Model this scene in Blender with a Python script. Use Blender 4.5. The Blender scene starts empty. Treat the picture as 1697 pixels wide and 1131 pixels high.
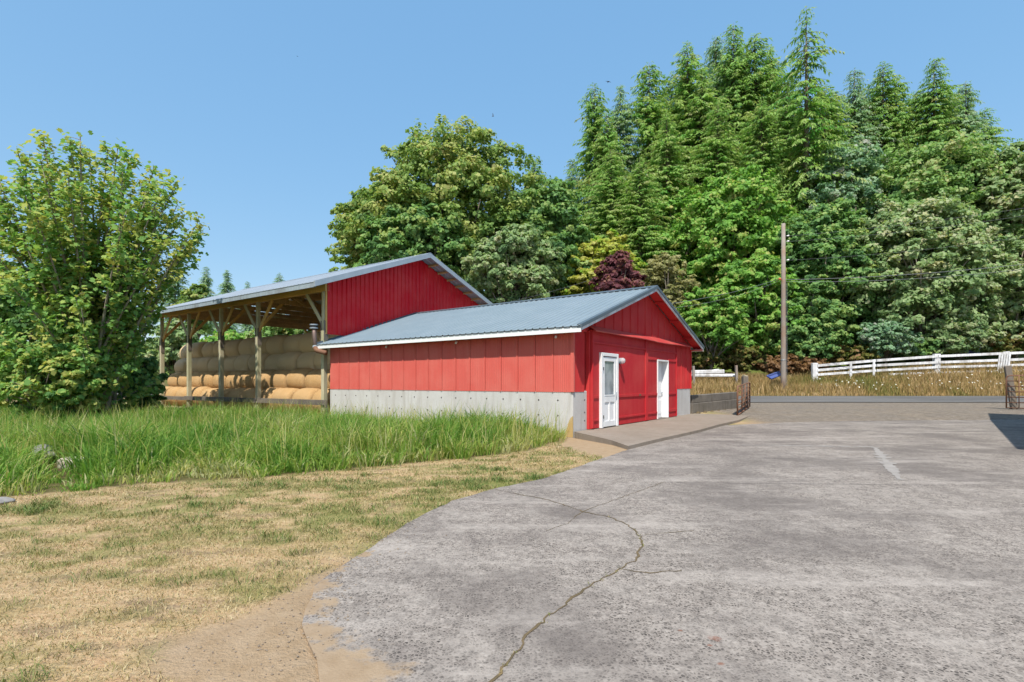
import bpy, bmesh, math, random
import numpy as np
from mathutils import Vector, Matrix

S = bpy.context.scene
C = S.collection
rad = math.radians

# ------------------------------------------------------------------ camera, sky, sun, exposure
F_PX, CX, HZ, CAMH = 872.0, 848.5, 634.0, 1.42
cam_d = bpy.data.cameras.new('camera')
cam_d.sensor_width = 36.0
cam_d.lens = F_PX / 1697.0 * 36.0
cam_d.shift_y = (HZ - 565.5) / 1697.0
cam_d.clip_start, cam_d.clip_end = 0.05, 3000.0
cam = bpy.data.objects.new('camera', cam_d)
cam.location = (0, 0, CAMH)
cam.rotation_euler = (rad(90), 0, 0)
C.objects.link(cam)
S.camera = cam

SUN_DIR = Vector((0.19, 1.10, -1.60)).normalized()      # the way the light travels
SUN_EL = math.asin(-SUN_DIR.z)
SUN_ROT = math.atan2(-SUN_DIR.x, -SUN_DIR.y)
world = bpy.data.worlds.new('World')
S.world = world
world.use_nodes = True
wn = world.node_tree.nodes
sky = wn.new('ShaderNodeTexSky')
sky.sky_type = 'NISHITA'
sky.sun_disc = False
sky.sun_elevation = SUN_EL
sky.sun_rotation = SUN_ROT
sky.altitude = 100
sky.air_density = 1.0
sky.dust_density = 1.0
sky.ozone_density = 5.0
bg = wn['Background']
bg.inputs['Strength'].default_value = 0.15
gam = wn.new('ShaderNodeGamma'); gam.inputs['Gamma'].default_value = 0.26          # an even summer-haze sky
hsv = wn.new('ShaderNodeHueSaturation'); hsv.inputs['Saturation'].default_value = 2.55; hsv.inputs['Value'].default_value = 1.62
world.node_tree.links.new(sky.outputs['Color'], gam.inputs['Color'])
world.node_tree.links.new(gam.outputs['Color'], hsv.inputs['Color'])
world.node_tree.links.new(hsv.outputs['Color'], bg.inputs['Color'])
sun_d = bpy.data.lights.new('sun', 'SUN')
sun_d.energy = 2.5
sun_d.angle = rad(0.5)
sun_d.color = (1.0, 0.94, 0.84)
sun = bpy.data.objects.new('sun', sun_d)
sun.rotation_euler = SUN_DIR.to_track_quat('-Z', 'Y').to_euler()
sun.location = (-20, -60, 90)
C.objects.link(sun)
S.view_settings.view_transform = 'Standard'
S.view_settings.look = 'None'
S.view_settings.exposure = 1.3
S.view_settings.gamma = 1.0
S.view_settings.use_curve_mapping = False
S.render.engine = 'CYCLES'
S.cycles.max_bounces = 4
S.cycles.diffuse_bounces = 3
S.cycles.adaptive_threshold = 0.02
S.cycles.transparent_max_bounces = 6

rng = np.random.default_rng(7)

# ------------------------------------------------------------------ small maths
def at(px, py, Y):
    return Vector(((px - CX) / F_PX * Y, Y, CAMH + (HZ - py) / F_PX * Y))

def gpt(px, py, z=0.0):
    Y = (CAMH - z) * F_PX / (py - HZ)
    return ((px - CX) / F_PX * Y, Y)

def sst(a, b, x):
    t = np.clip((np.asarray(x, float) - a) / (b - a), 0, 1)
    return t * t * (3 - 2 * t)

def _h(ix, iy, seed):
    n = (ix.astype(np.int64) * 374761393 + iy.astype(np.int64) * 668265263 + seed * 974634777) & 0x7fffffff
    n = ((n ^ (n >> 13)) * 1274126177) & 0x7fffffff
    return ((n ^ (n >> 16)) & 0xffff) / 65535.0

def vnoise(x, y, seed=0, octaves=3):
    x = np.asarray(x, float); y = np.asarray(y, float)
    out = 0; amp = 1; tot = 0
    for o in range(octaves):
        xi, yi = np.floor(x), np.floor(y)
        fx, fy = x - xi, y - yi
        fx = fx * fx * (3 - 2 * fx); fy = fy * fy * (3 - 2 * fy)
        a = _h(xi, yi, seed + o); b = _h(xi + 1, yi, seed + o)
        c = _h(xi, yi + 1, seed + o); d = _h(xi + 1, yi + 1, seed + o)
        out = out + amp * ((a * (1 - fx) + b * fx) * (1 - fy) + (c * (1 - fx) + d * fx) * fy)
        tot += amp; amp *= 0.5; x = x * 2.03 + 17.1; y = y * 2.03 + 5.7
    return out / tot

def in_poly(x, y, poly):
    x = np.asarray(x, float); y = np.asarray(y, float)
    r = np.zeros(x.shape, bool)
    n = len(poly)
    for i in range(n):
        x1, y1 = poly[i]; x2, y2 = poly[(i + 1) % n]
        c = ((y1 > y) != (y2 > y)) & (x < (x2 - x1) * (y - y1) / (y2 - y1 + 1e-12) + x1)
        r ^= c
    return r

def dist_poly(x, y, poly):
    x = np.asarray(x, float); y = np.asarray(y, float)
    d = np.full(x.shape, 1e9)
    n = len(poly)
    for i in range(n):
        x1, y1 = poly[i]; x2, y2 = poly[(i + 1) % n]
        dx, dy = x2 - x1, y2 - y1
        t = np.clip(((x - x1) * dx + (y - y1) * dy) / (dx * dx + dy * dy + 1e-12), 0, 1)
        d = np.minimum(d, np.hypot(x - x1 - t * dx, y - y1 - t * dy))
    return np.where(in_poly(x, y, poly), -d, d)

# ------------------------------------------------------------------ layout of the ground
DRIVE = [gpt(1181, 706), gpt(1120, 722), gpt(1060, 738), gpt(1045, 744), gpt(985, 764), gpt(905, 792), gpt(815, 811), gpt(750, 830), gpt(700, 852),
         gpt(650, 883), gpt(600, 915), gpt(545, 950), gpt(520, 970), gpt(506, 1010), gpt(508, 1060),
         gpt(535, 1131), (-0.5, 1.6), (-0.6, -2), (-4, -12), (34, -12), (34, 20.6), (20, 20.2), (12.5, 19.4), (9.6, 18.6)]
TALL = [gpt(-160, 846), gpt(0, 826), gpt(120, 816), gpt(240, 803), gpt(400, 795), gpt(560, 780), gpt(700, 767), gpt(800, 757), gpt(880, 746),
        gpt(935, 731), (1.42, 13.75), (-6.8, 19.9), (-12, 22.6), (-20, 28), (-34, 34), (-34, 14), (-13, 9)]
DIRT = [gpt(590, 930), gpt(540, 938), gpt(440, 1000), gpt(330, 1050), gpt(285, 1080), gpt(330, 1131), (-1.6, 1.7), (-0.4, 1.6), gpt(545, 1060), gpt(560, 960)]

def shift(x):
    return 0.5 * np.log1p(np.exp(np.clip(8 - np.asarray(x, float), -40, 60)))

def height(x, y):
    x = np.asarray(x, float); y = np.asarray(y, float)
    yp = y - shift(x)
    r = sst(3, 9, x)
    z = r * 0.2 * sst(18, 25, y) + r * 0.06 * sst(25, 30, y)
    z = z + 0.2 * sst(30.5, 36, yp) + 0.06 * sst(36, 37.5, yp)
    z = z + (0.75 + 0.95 * sst(22, 40, x)) * sst(37.3, 41.5, yp)
    z = z + 8.0 * sst(40, 68, yp) + 12 * sst(0, 32, x) * sst(46, 110, y)
    z = z + 0.10 * (vnoise(x * 0.35, y * 0.35, 3, 2) - 0.5) * sst(8, 14, y) * (1 - sst(-2, 5, x)) * 2
    return z

# ------------------------------------------------------------------ materials
def new_mat(name):
    m = bpy.data.materials.new(name); m.use_nodes = True
    nt = m.node_tree
    return m, nt, nt.nodes['Principled BSDF']

def nd(nt, typ, **kw):
    n = nt.nodes.new(typ)
    for k, v in kw.items():
        if k in n.inputs: n.inputs[k].default_value = v
        else: setattr(n, k, v)
    return n

def ramp(nt, fac, stops, interp='LINEAR'):
    r = nt.nodes.new('ShaderNodeValToRGB')
    r.color_ramp.interpolation = interp
    el = r.color_ramp.elements
    while len(el) < len(stops): el.new(0.5)
    for e, (p, c) in zip(el, stops):
        e.position = p
        e.color = (c, c, c, 1) if isinstance(c, (int, float)) else (*c, 1)
    nt.links.new(fac, r.inputs['Fac'])
    return r.outputs['Color']

def mixc(nt, fac, a, b, blend='MIX'):
    m = nt.nodes.new('ShaderNodeMix'); m.data_type = 'RGBA'; m.blend_type = blend
    for sock, v in ((m.inputs[0], fac), (m.inputs[6], a), (m.inputs[7], b)):
        if isinstance(v, (int, float)): sock.default_value = v
        elif isinstance(v, tuple): sock.default_value = (*v, 1)
        else: nt.links.new(v, sock)
    return m.outputs[2]

def coords(nt, kind='Object', scale=(1, 1, 1), rot=(0, 0, 0)):
    tc = nt.nodes.new('ShaderNodeTexCoord')
    mp = nt.nodes.new('ShaderNodeMapping')
    mp.inputs['Scale'].default_value = scale
    mp.inputs['Rotation'].default_value = rot
    nt.links.new(tc.outputs[kind], mp.inputs['Vector'])
    return mp.outputs['Vector']

def geo_pos(nt, scale=(1, 1, 1)):
    g = nt.nodes.new('ShaderNodeNewGeometry')
    mp = nt.nodes.new('ShaderNodeMapping'); mp.inputs['Scale'].default_value = scale
    nt.links.new(g.outputs['Position'], mp.inputs['Vector'])
    return mp.outputs['Vector']

def noise(nt, vec, scale, detail=4, rough=0.55):
    n = nt.nodes.new('ShaderNodeTexNoise')
    n.inputs['Scale'].default_value = scale; n.inputs['Detail'].default_value = detail
    n.inputs['Roughness'].default_value = rough
    nt.links.new(vec, n.inputs['Vector'])
    return n.outputs['Fac']

def bump(nt, p, h, strength, dist):
    b = nt.nodes.new('ShaderNodeBump')
    b.inputs['Strength'].default_value = strength; b.inputs['Distance'].default_value = dist
    nt.links.new(h, b.inputs['Height']); nt.links.new(b.outputs['Normal'], p.inputs['Normal'])

def attr(nt, name):
    a = nt.nodes.new('ShaderNodeAttribute'); a.attribute_name = name
    return a.outputs['Fac']

def painted(name, base, worn, rough=0.5, spec=0.35, streak=True, amount=0.5, metal=0.0, lo=0.42, hi=0.7):
    """paint or sheet metal with blotches, vertical streaks and faint relief"""
    m, nt, p = new_mat(name)
    v = geo_pos(nt)
    n1 = noise(nt, v, 1.3, 5)
    c = mixc(nt, ramp(nt, n1, [(lo, 0.0), (hi, amount)]), base, worn)
    if streak:
        vs = geo_pos(nt, (9, 9, 0.5))
        n2 = noise(nt, vs, 1.0, 4)
        c = mixc(nt, ramp(nt, n2, [(0.45, 0.0), (0.75, amount * 0.7)]), c, worn)
    n3 = noise(nt, v, 26, 3)
    c = mixc(nt, ramp(nt, n3, [(0.3, 0.16), (0.6, 0.0)]), c, tuple(x * 0.6 for x in base))
    nt.links.new(c, p.inputs['Base Color'])
    p.inputs['Roughness'].default_value = rough
    p.inputs['Specular IOR Level'].default_value = spec
    p.inputs['Metallic'].default_value = metal
    bump(nt, p, n3, 0.12, 0.01)
    return m

def wood(name, a, b, dark, rough=0.8):
    m, nt, p = new_mat(name)
    v = coords(nt, 'Object', (14, 14, 1.2))
    g = geo_pos(nt)
    n1 = noise(nt, v, 2.0, 6, 0.65)
    n2 = noise(nt, g, 1.1, 4)
    c = mixc(nt, ramp(nt, n1, [(0.35, 0.0), (0.65, 1.0)]), a, b)
    c = mixc(nt, ramp(nt, n2, [(0.45, 0.0), (0.75, 0.8)]), c, dark)
    nt.links.new(c, p.inputs['Base Color'])
    p.inputs['Roughness'].default_value = rough
    p.inputs['Specular IOR Level'].default_value = 0.2
    bump(nt, p, n1, 0.4, 0.01)
    return m

def concrete(name, a, b, stain, scale=1.0):
    m, nt, p = new_mat(name)
    v = geo_pos(nt)
    n1 = noise(nt, v, 1.1 * scale, 6, 0.6)
    n2 = noise(nt, v, 38, 3)
    n3 = noise(nt, geo_pos(nt, (5, 5, 0.7)), 1.0, 4)
    c = mixc(nt, ramp(nt, n1, [(0.3, 0.0), (0.7, 1.0)]), a, b)
    c = mixc(nt, ramp(nt, n3, [(0.5, 0.0), (0.75, 0.6)]), c, stain)
    c = mixc(nt, ramp(nt, n2, [(0.3, 0.25), (0.55, 0.0)]), c, stain)
    nt.links.new(c, p.inputs['Base Color'])
    p.inputs['Roughness'].default_value = 0.9
    p.inputs['Specular IOR Level'].default_value = 0.2
    bump(nt, p, n2, 0.35, 0.01)
    return m

def leafy(name, stops, trans=0.3, rough=0.55, spec=0.25):
    """foliage: colour from each leaf's own tint, and light through the leaf"""
    m, nt, p = new_mat(name)
    c = ramp(nt, attr(nt, 'tint'), stops)
    nt.links.new(c, p.inputs['Base Color'])
    p.inputs['Roughness'].default_value = rough
    p.inputs['Specular IOR Level'].default_value = spec
    t = nt.nodes.new('ShaderNodeBsdfTranslucent')
    tc = mixc(nt, 0.5, c, (1.0, 1.0, 0.25), 'MULTIPLY')
    nt.links.new(tc, t.inputs['Color'])
    mx = nt.nodes.new('ShaderNodeMixShader'); mx.inputs[0].default_value = trans
    nt.links.new(p.outputs[0], mx.inputs[1]); nt.links.new(t.outputs[0], mx.inputs[2])
    nt.links.new(mx.outputs[0], nt.nodes['Material Output'].inputs['Surface'])
    return m

M = {}
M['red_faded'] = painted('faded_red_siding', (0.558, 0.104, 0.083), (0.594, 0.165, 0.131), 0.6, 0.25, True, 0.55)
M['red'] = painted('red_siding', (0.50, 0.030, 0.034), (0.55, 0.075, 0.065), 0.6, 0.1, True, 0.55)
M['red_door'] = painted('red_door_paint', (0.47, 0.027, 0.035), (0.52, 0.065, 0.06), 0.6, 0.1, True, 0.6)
M['red_hood'] = painted('red_hood_paint', (0.446, 0.049, 0.045), (0.507, 0.126, 0.090), 0.6, 0.3, False, 0.8)
M['barn_red'] = painted('barn_red_sheet', (0.60, 0.010, 0.022), (0.66, 0.07, 0.07), 0.4, 0.18, True, 0.5)
M['roof_blue'] = painted('blue_grey_roof_sheet', (0.195, 0.250, 0.287), (0.250, 0.305, 0.343), 0.42, 0.5, False, 0.5)
M['trim_blue'] = painted('dark_blue_grey_flashing', (0.078, 0.105, 0.133), (0.117, 0.140, 0.164), 0.4, 0.5, False, 0.5)
M['galv'] = painted('galvanised_sheet', (0.331, 0.381, 0.430), (0.430, 0.472, 0.513), 0.42, 0.5, True, 0.6, 0.35)
M['galv_old'] = painted('stained_galvanised_fascia', (0.312, 0.374, 0.421), (0.140, 0.133, 0.125), 0.55, 0.4, True, 0.6, 0.1, 0.52, 0.75)
M['dark_core'] = painted('dark_red_backing', (0.20, 0.014, 0.014), (0.15, 0.02, 0.02), 0.8, 0.1, False)
M['white'] = painted('white_paint', (0.78, 0.79, 0.80), (0.70, 0.70, 0.68), 0.45, 0.4, True, 0.4)
M['white_worn'] = painted('worn_white_paint', (0.74, 0.75, 0.77), (0.34, 0.32, 0.30), 0.7, 0.2, True, 0.9, 0, 0.44, 0.66)
M['concrete'] = concrete('foundation_concrete', (0.463, 0.444, 0.426), (0.555, 0.546, 0.528), (0.334, 0.305, 0.268))
M['concrete_low'] = concrete('mossy_concrete', (0.125, 0.112, 0.098), (0.187, 0.166, 0.142), (0.062, 0.050, 0.036), 2)
M['slab'] = concrete('apron_concrete', (0.220, 0.182, 0.147), (0.272, 0.230, 0.192), (0.176, 0.140, 0.106))
M['orange_stain'] = concrete('orange_stained_concrete', (0.408, 0.257, 0.084), (0.442, 0.332, 0.168), (0.340, 0.190, 0.060), 3)
M['wood_grey'] = wood('weathered_post_wood', (0.517, 0.466, 0.314), (0.380, 0.345, 0.239), (0.276, 0.293, 0.165))
M['wood_gold'] = wood('golden_brace_wood', (0.640, 0.409, 0.142), (0.517, 0.307, 0.102), (0.380, 0.278, 0.116))
M['wood_dark'] = wood('dark_rafter_wood', (0.576, 0.383, 0.189), (0.408, 0.270, 0.137), (0.264, 0.192, 0.105))
M['wood_rail'] = wood('weathered_rail_wood', (0.20, 0.17, 0.14), (0.14, 0.12, 0.10), (0.09, 0.08, 0.07))
M['pole'] = wood('utility_pole_wood', (0.30, 0.26, 0.23), (0.22, 0.19, 0.165), (0.26, 0.15, 0.09))
M['bark'] = wood('tree_bark', (0.17, 0.14, 0.11), (0.11, 0.09, 0.07), (0.20, 0.19, 0.15), 0.95)
M['bark_pale'] = wood('pale_tree_bark', (0.27, 0.24, 0.19), (0.19, 0.165, 0.13), (0.30, 0.29, 0.25), 0.95)
M['rust'] = painted('rusty_pipe', (0.17, 0.085, 0.05), (0.25, 0.13, 0.085), 0.75, 0.3, False, 0.8)
M['brown_pipe'] = painted('brown_metal_pipe', (0.16, 0.11, 0.095), (0.22, 0.17, 0.155), 0.5, 0.4, False, 0.6, 0.3)
M['black_band'] = painted('black_band', (0.02, 0.02, 0.022), (0.04, 0.04, 0.04), 0.5, 0.4, False)
M['wire'] = painted('grey_cable', (0.150, 0.162, 0.174), (0.192, 0.198, 0.210), 0.5, 0.4, False)
M['orange'] = painted('orange_insulator', (0.50, 0.12, 0.04), (0.45, 0.10, 0.04), 0.4, 0.4, False)
M['blue'] = painted('blue_board', (0.06, 0.09, 0.27), (0.11, 0.14, 0.30), 0.5, 0.3, False)
M['bird'] = painted('dark_feathers', (0.05, 0.04, 0.04), (0.12, 0.06, 0.05), 0.8, 0.2, False)
M['grey_wall'] = painted('grey_shed_siding', (0.35, 0.36, 0.37), (0.28, 0.28, 0.29), 0.7, 0.3, True)

def glass_mat():
    m, nt, p = new_mat('door_glass')
    p.inputs['Base Color'].default_value = (0.22, 0.25, 0.28, 1)
    p.inputs['Roughness'].default_value = 0.08
    p.inputs['Specular IOR Level'].default_value = 0.9
    n = noise(nt, geo_pos(nt), 2.2, 3)
    nt.links.new(mixc(nt, ramp(nt, n, [(0.35, 0.0), (0.65, 1.0)]), (0.14, 0.17, 0.20), (0.36, 0.40, 0.43)), p.inputs['Base Color'])
    return m
M['glass'] = glass_mat()

def lamp_glass():
    m, nt, p = new_mat('clear_lamp_glass')
    p.inputs['Base Color'].default_value = (0.85, 0.87, 0.88, 1)
    p.inputs['Roughness'].default_value = 0.05
    p.inputs['Transmission Weight'].default_value = 0.6
    return m
M['lamp_glass'] = lamp_glass()

def hay_mat(lift_shade=0):
    m, nt, p = new_mat('shade_lifted_hay' if lift_shade else 'hay')
    v = coords(nt, 'Object', (60, 3, 60))       # rolled round the local y axis: strands run round it
    w = coords(nt, 'Object', (2, 38, 2))
    oi = nt.nodes.new('ShaderNodeObjectInfo')
    n1 = noise(nt, coords(nt, 'Object'), 30, 5, 0.7)
    n2 = noise(nt, w, 1.0, 4, 0.6)
    n3 = noise(nt, geo_pos(nt), 1.6, 4)
    c = mixc(nt, ramp(nt, n1, [(0.3, 0.0), (0.7, 1.0)]), (0.393, 0.230, 0.097), (0.619, 0.416, 0.204))
    c = mixc(nt, ramp(nt, n2, [(0.42, 0.0), (0.7, 0.55)]), c, (0.333, 0.191, 0.077))
    c = mixc(nt, ramp(nt, n3, [(0.4, 0.0), (0.7, 0.5)]), c, (0.547, 0.392, 0.224))
    c2 = mixc(nt, ramp(nt, oi.outputs['Random'], [(0.0, 0.0), (1.0, 0.55)]), c, (0.476, 0.304, 0.143))
    if lift_shade: c2 = mixc(nt, .62, c2, (0.74, 0.58, 0.38))  # paler mix painted in to brighten the shaded upper bale rows
    nt.links.new(c2, p.inputs['Base Color'])
    p.inputs['Roughness'].default_value = 0.95
    p.inputs['Specular IOR Level'].default_value = 0.1
    h = mixc(nt, 0.5, n1, n2)
    bump(nt, p, h, 1.0, 0.06)
    return m
M['hay'] = hay_mat()
M['hay_lifted'] = hay_mat(1)

def ground_mat():
    m, nt, p = new_mat('ground_soil_and_lawn')
    v = geo_pos(nt)
    nA = noise(nt, v, 0.9, 5); nB = noise(nt, v, 7, 5, 0.65); nC = noise(nt, v, 45, 4, 0.7); nD = noise(nt, v, 130, 2)
    streak = noise(nt, geo_pos(nt, (2.2, 9, 1)), 1.0, 5, 0.7)
    straw = mixc(nt, ramp(nt, nC, [(0.32, 0.0), (0.68, 1.0)]), (0.336, 0.225, 0.113), (0.583, 0.437, 0.268))
    straw = mixc(nt, ramp(nt, streak, [(0.42, 0.0), (0.65, 0.65)]), straw, (0.403, 0.251, 0.141))
    green = mixc(nt, ramp(nt, nC, [(0.3, 0.0), (0.7, 1.0)]), (0.095, 0.123, 0.028), (0.281, 0.261, 0.096))
    thatch = noise(nt, geo_pos(nt, (1.6, 4.0, 1)), 1.0, 5, .7)
    straw = mixc(nt, ramp(nt, thatch, [(.50, 0.), (.62, .7)]), straw, (0.20, 0.145, 0.095))
    c = mixc(nt, attr(nt, 'green'), straw, green)
    dirt = mixc(nt, ramp(nt, nB, [(0.35, 0.0), (0.65, 1.0)]), (0.320, 0.228, 0.140), (0.378, 0.280, 0.184))
    dirt = mixc(nt, ramp(nt, nC, [(0.30, 0.30), (0.45, 0.0)]), dirt, (0.196, 0.139, 0.089))
    c = mixc(nt, attr(nt, 'dirt'), c, dirt)
    grav = mixc(nt, ramp(nt, nC, [(0.32, 0.0), (0.66, 1.0)]), (0.121, 0.099, 0.079), (0.281, 0.244, 0.204))
    grav = mixc(nt, ramp(nt, nA, [(0.4, 0.0), (0.7, 0.7)]), grav, (0.259, 0.209, 0.156))
    nG = noise(nt, geo_pos(nt, (3, 7, 3)), 1.6, 6, .8)
    grav = mixc(nt, ramp(nt, nG, [(.40, .75), (.52, 0.)]), grav, (0.10, 0.085, 0.07))
    grav = mixc(nt, ramp(nt, nG, [(.55, 0.), (.66, .7)]), grav, (0.33, 0.30, 0.265))
    c = mixc(nt, attr(nt, 'gravel'), c, grav)
    bank = mixc(nt, ramp(nt, nB, [(0.35, 0.0), (0.65, 1.0)]), (0.057, 0.069, 0.018), (0.163, 0.122, 0.057))
    c = mixc(nt, attr(nt, 'rough'), c, bank)
    hill = mixc(nt, ramp(nt, nA, [(0.35, 0.0), (0.65, 1.0)]), (0.081, 0.139, 0.024), (0.139, 0.187, 0.045))
    c = mixc(nt, attr(nt, 'hill'), c, hill)
    nt.links.new(c, p.inputs['Base Color'])
    p.inputs['Roughness'].default_value = 0.95
    p.inputs['Specular IOR Level'].default_value = 0.1
    bump(nt, p, nC, 0.7, 0.03)
    return m
M['ground'] = ground_mat()

def drive_mat():
    m, nt, p = new_mat('exposed_aggregate_concrete')
    v = geo_pos(nt)
    cols = []
    for sc_ in (52, 19):
        vo = nt.nodes.new('ShaderNodeTexVoronoi'); vo.inputs['Scale'].default_value = sc_
        nt.links.new(v, vo.inputs['Vector'])
        sep = nt.nodes.new('ShaderNodeSeparateColor'); nt.links.new(vo.outputs['Color'], sep.inputs[0])
        cols.append(sep.outputs[0])
    vo2 = nt.nodes.new('ShaderNodeTexVoronoi'); vo2.feature = 'DISTANCE_TO_EDGE'; vo2.inputs['Scale'].default_value = 52
    nt.links.new(v, vo2.inputs['Vector'])
    peb = ramp(nt, cols[0], [(0.0, (0.037, 0.032, 0.029)), (0.4, (0.104, 0.090, 0.080)), (0.75, (0.207, 0.179, 0.158)), (1.0, (0.367, 0.329, 0.292))])
    c = mixc(nt, ramp(nt, vo2.outputs['Distance'], [(0.04, 0.0), (0.20, 1.0)]), (0.288, 0.252, 0.221), peb)
    c = mixc(nt, ramp(nt, cols[1], [(0.0, 0.35), (0.3, 0.0), (1.0, 0.0)]), c, (0.097, 0.084, 0.075))
    c = mixc(nt, ramp(nt, cols[1], [(0.75, 0.0), (1.0, 0.4)]), c, (0.356, 0.316, 0.281))
    nbig = noise(nt, v, 0.5, 7, 0.65)
    nmid = noise(nt, v, 2.4, 6, 0.68)
    nst = noise(nt, geo_pos(nt, (0.35, 1.5, 1)), 1.0, 6, 0.66)
    nf = noise(nt, v, 11, 6, 0.8)
    c = mixc(nt, ramp(nt, nmid, [(0.46, 0.0), (0.66, 0.55)]), c, (0.356, 0.319, 0.284))
    c = mixc(nt, ramp(nt, nbig, [(0.46, 0.0), (0.60, 0.7)]), c, (0.128, 0.110, 0.100))
    c = mixc(nt, ramp(nt, nst, [(0.53, 0.0), (0.66, 0.6)]), c, (0.392, 0.351, 0.314))
    c = mixc(nt, ramp(nt, nf, [(0.50, 0.0), (0.68, 0.6)]), c, (0.104, 0.090, 0.080))
    c = mixc(nt, ramp(nt, nf, [(0.30, 0.5), (0.42, 0.0)]), c, (0.367, 0.329, 0.292))
    # loose soil washed over the broken edge
    soil = mixc(nt, ramp(nt, noise(nt, v, 7, 5, .65), [(.35, 0.), (.65, 1.)]), (0.275, 0.196, 0.122), (0.330, 0.246, 0.164))
    soil = mixc(nt, ramp(nt, noise(nt, v, 45, 4, .7), [(.30, .30), (.45, .0)]), soil, (0.19, 0.138, 0.09))
    nz = noise(nt, v, 5.5, 6, .7)
    for (sx, sy), r in ((gpt(545, 945), .10), (gpt(515, 975), .13), (gpt(505, 1010), .16), (gpt(498, 1050), .17), (gpt(520, 1095), .22), (gpt(560, 1131), .26), (gpt(600, 920), .05), (gpt(520, 1180), .3)):
        gm_ = nt.nodes.new('ShaderNodeVectorMath'); gm_.operation = 'DISTANCE'; gm_.inputs[1].default_value = (sx, sy, 0)
        nt.links.new(v, gm_.inputs[0])
        ma = nt.nodes.new('ShaderNodeMath'); ma.operation = 'MULTIPLY_ADD'; ma.inputs[1].default_value = .75; ma.inputs[2].default_value = -.375
        nt.links.new(nz, ma.inputs[0])
        ad = nt.nodes.new('ShaderNodeMath'); ad.operation = 'ADD'
        nt.links.new(gm_.outputs['Value'], ad.inputs[0]); nt.links.new(ma.outputs[0], ad.inputs[1])
        mr = nt.nodes.new('ShaderNodeMapRange'); mr.inputs['From Min'].default_value = r * .75; mr.inputs['From Max'].default_value = r * 1.25
        mr.inputs['To Min'].default_value = .95; mr.inputs['To Max'].default_value = 0.0
        nt.links.new(ad.outputs[0], mr.inputs['Value'])
        c = mixc(nt, mr.outputs['Result'], c, soil)
    # a few rust stains dropped on the slab
    for (sx, sy), r in ((gpt(1184, 1058), 0.035), (gpt(1177, 1070), 0.015), (gpt(1195, 1100), 0.02), (gpt(1128, 1045), 0.015)):
        gm = nt.nodes.new('ShaderNodeVectorMath'); gm.operation = 'DISTANCE'; gm.inputs[1].default_value = (sx, sy, 0)
        nt.links.new(v, gm.inputs[0])
        ad = nt.nodes.new('ShaderNodeMath'); ad.operation = 'ADD'
        ml = nt.nodes.new('ShaderNodeMath'); ml.operation = 'MULTIPLY'; ml.inputs[1].default_value = r * 2.2
        nt.links.new(noise(nt, v, 30, 2), ml.inputs[0])
        nt.links.new(gm.outputs['Value'], ad.inputs[0]); nt.links.new(ml.outputs[0], ad.inputs[1])
        mr = nt.nodes.new('ShaderNodeMapRange'); mr.inputs['From Min'].default_value = r * 1.4; mr.inputs['From Max'].default_value = r * 2.2
        mr.inputs['To Min'].default_value = 0.7; mr.inputs['To Max'].default_value = 0.0
        nt.links.new(ad.outputs[0], mr.inputs['Value'])
        c = mixc(nt, mr.outputs['Result'], c, (0.186, 0.068, 0.037))
    nt.links.new(c, p.inputs['Base Color'])
    p.inputs['Roughness'].default_value = 0.85
    p.inputs['Specular IOR Level'].default_value = 0.25
    bump(nt, p, vo2.outputs['Distance'], 0.5, 0.006)
    return m
M['drive'] = drive_mat()

def asphalt_mat():
    m, nt, p = new_mat('old_asphalt')
    v = geo_pos(nt)
    n1 = noise(nt, geo_pos(nt, (0.15, 1.2, 1)), 1.0, 4); n2 = noise(nt, v, 40, 3)
    c = mixc(nt, ramp(nt, n1, [(0.35, 0.0), (0.65, 1.0)]), (0.085, 0.082, 0.080), (0.15, 0.145, 0.14))
    c = mixc(nt, ramp(nt, n2, [(0.35, 0.4), (0.6, 0.0)]), c, (0.08, 0.08, 0.08))
    nt.links.new(c, p.inputs['Base Color']); p.inputs['Roughness'].default_value = 0.9
    bump(nt, p, n2, 0.4, 0.01)
    return m
M['asphalt'] = asphalt_mat()

def rock_mat(name, a, b):
    m, nt, p = new_mat(name)
    n1 = noise(nt, geo_pos(nt), 6, 6, 0.65)
    nt.links.new(mixc(nt, ramp(nt, n1, [(0.3, 0.0), (0.7, 1.0)]), a, b), p.inputs['Base Color'])
    p.inputs['Roughness'].default_value = 0.9
    bump(nt, p, n1, 0.6, 0.03)
    return m
M['rock'] = rock_mat('grey_rock', (0.132, 0.130, 0.132), (0.330, 0.310, 0.290))
M['rubble'] = rock_mat('pale_rubble', (0.35, 0.30, 0.24), (0.46, 0.42, 0.36))
M['pebble'] = rock_mat('brown_grey_pebble', (0.17, 0.13, 0.095), (0.30, 0.245, 0.19))
M['mossy_crack'] = rock_mat('crack_soil_and_moss', (0.085, 0.065, 0.032), (0.15, 0.105, 0.052))

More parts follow.
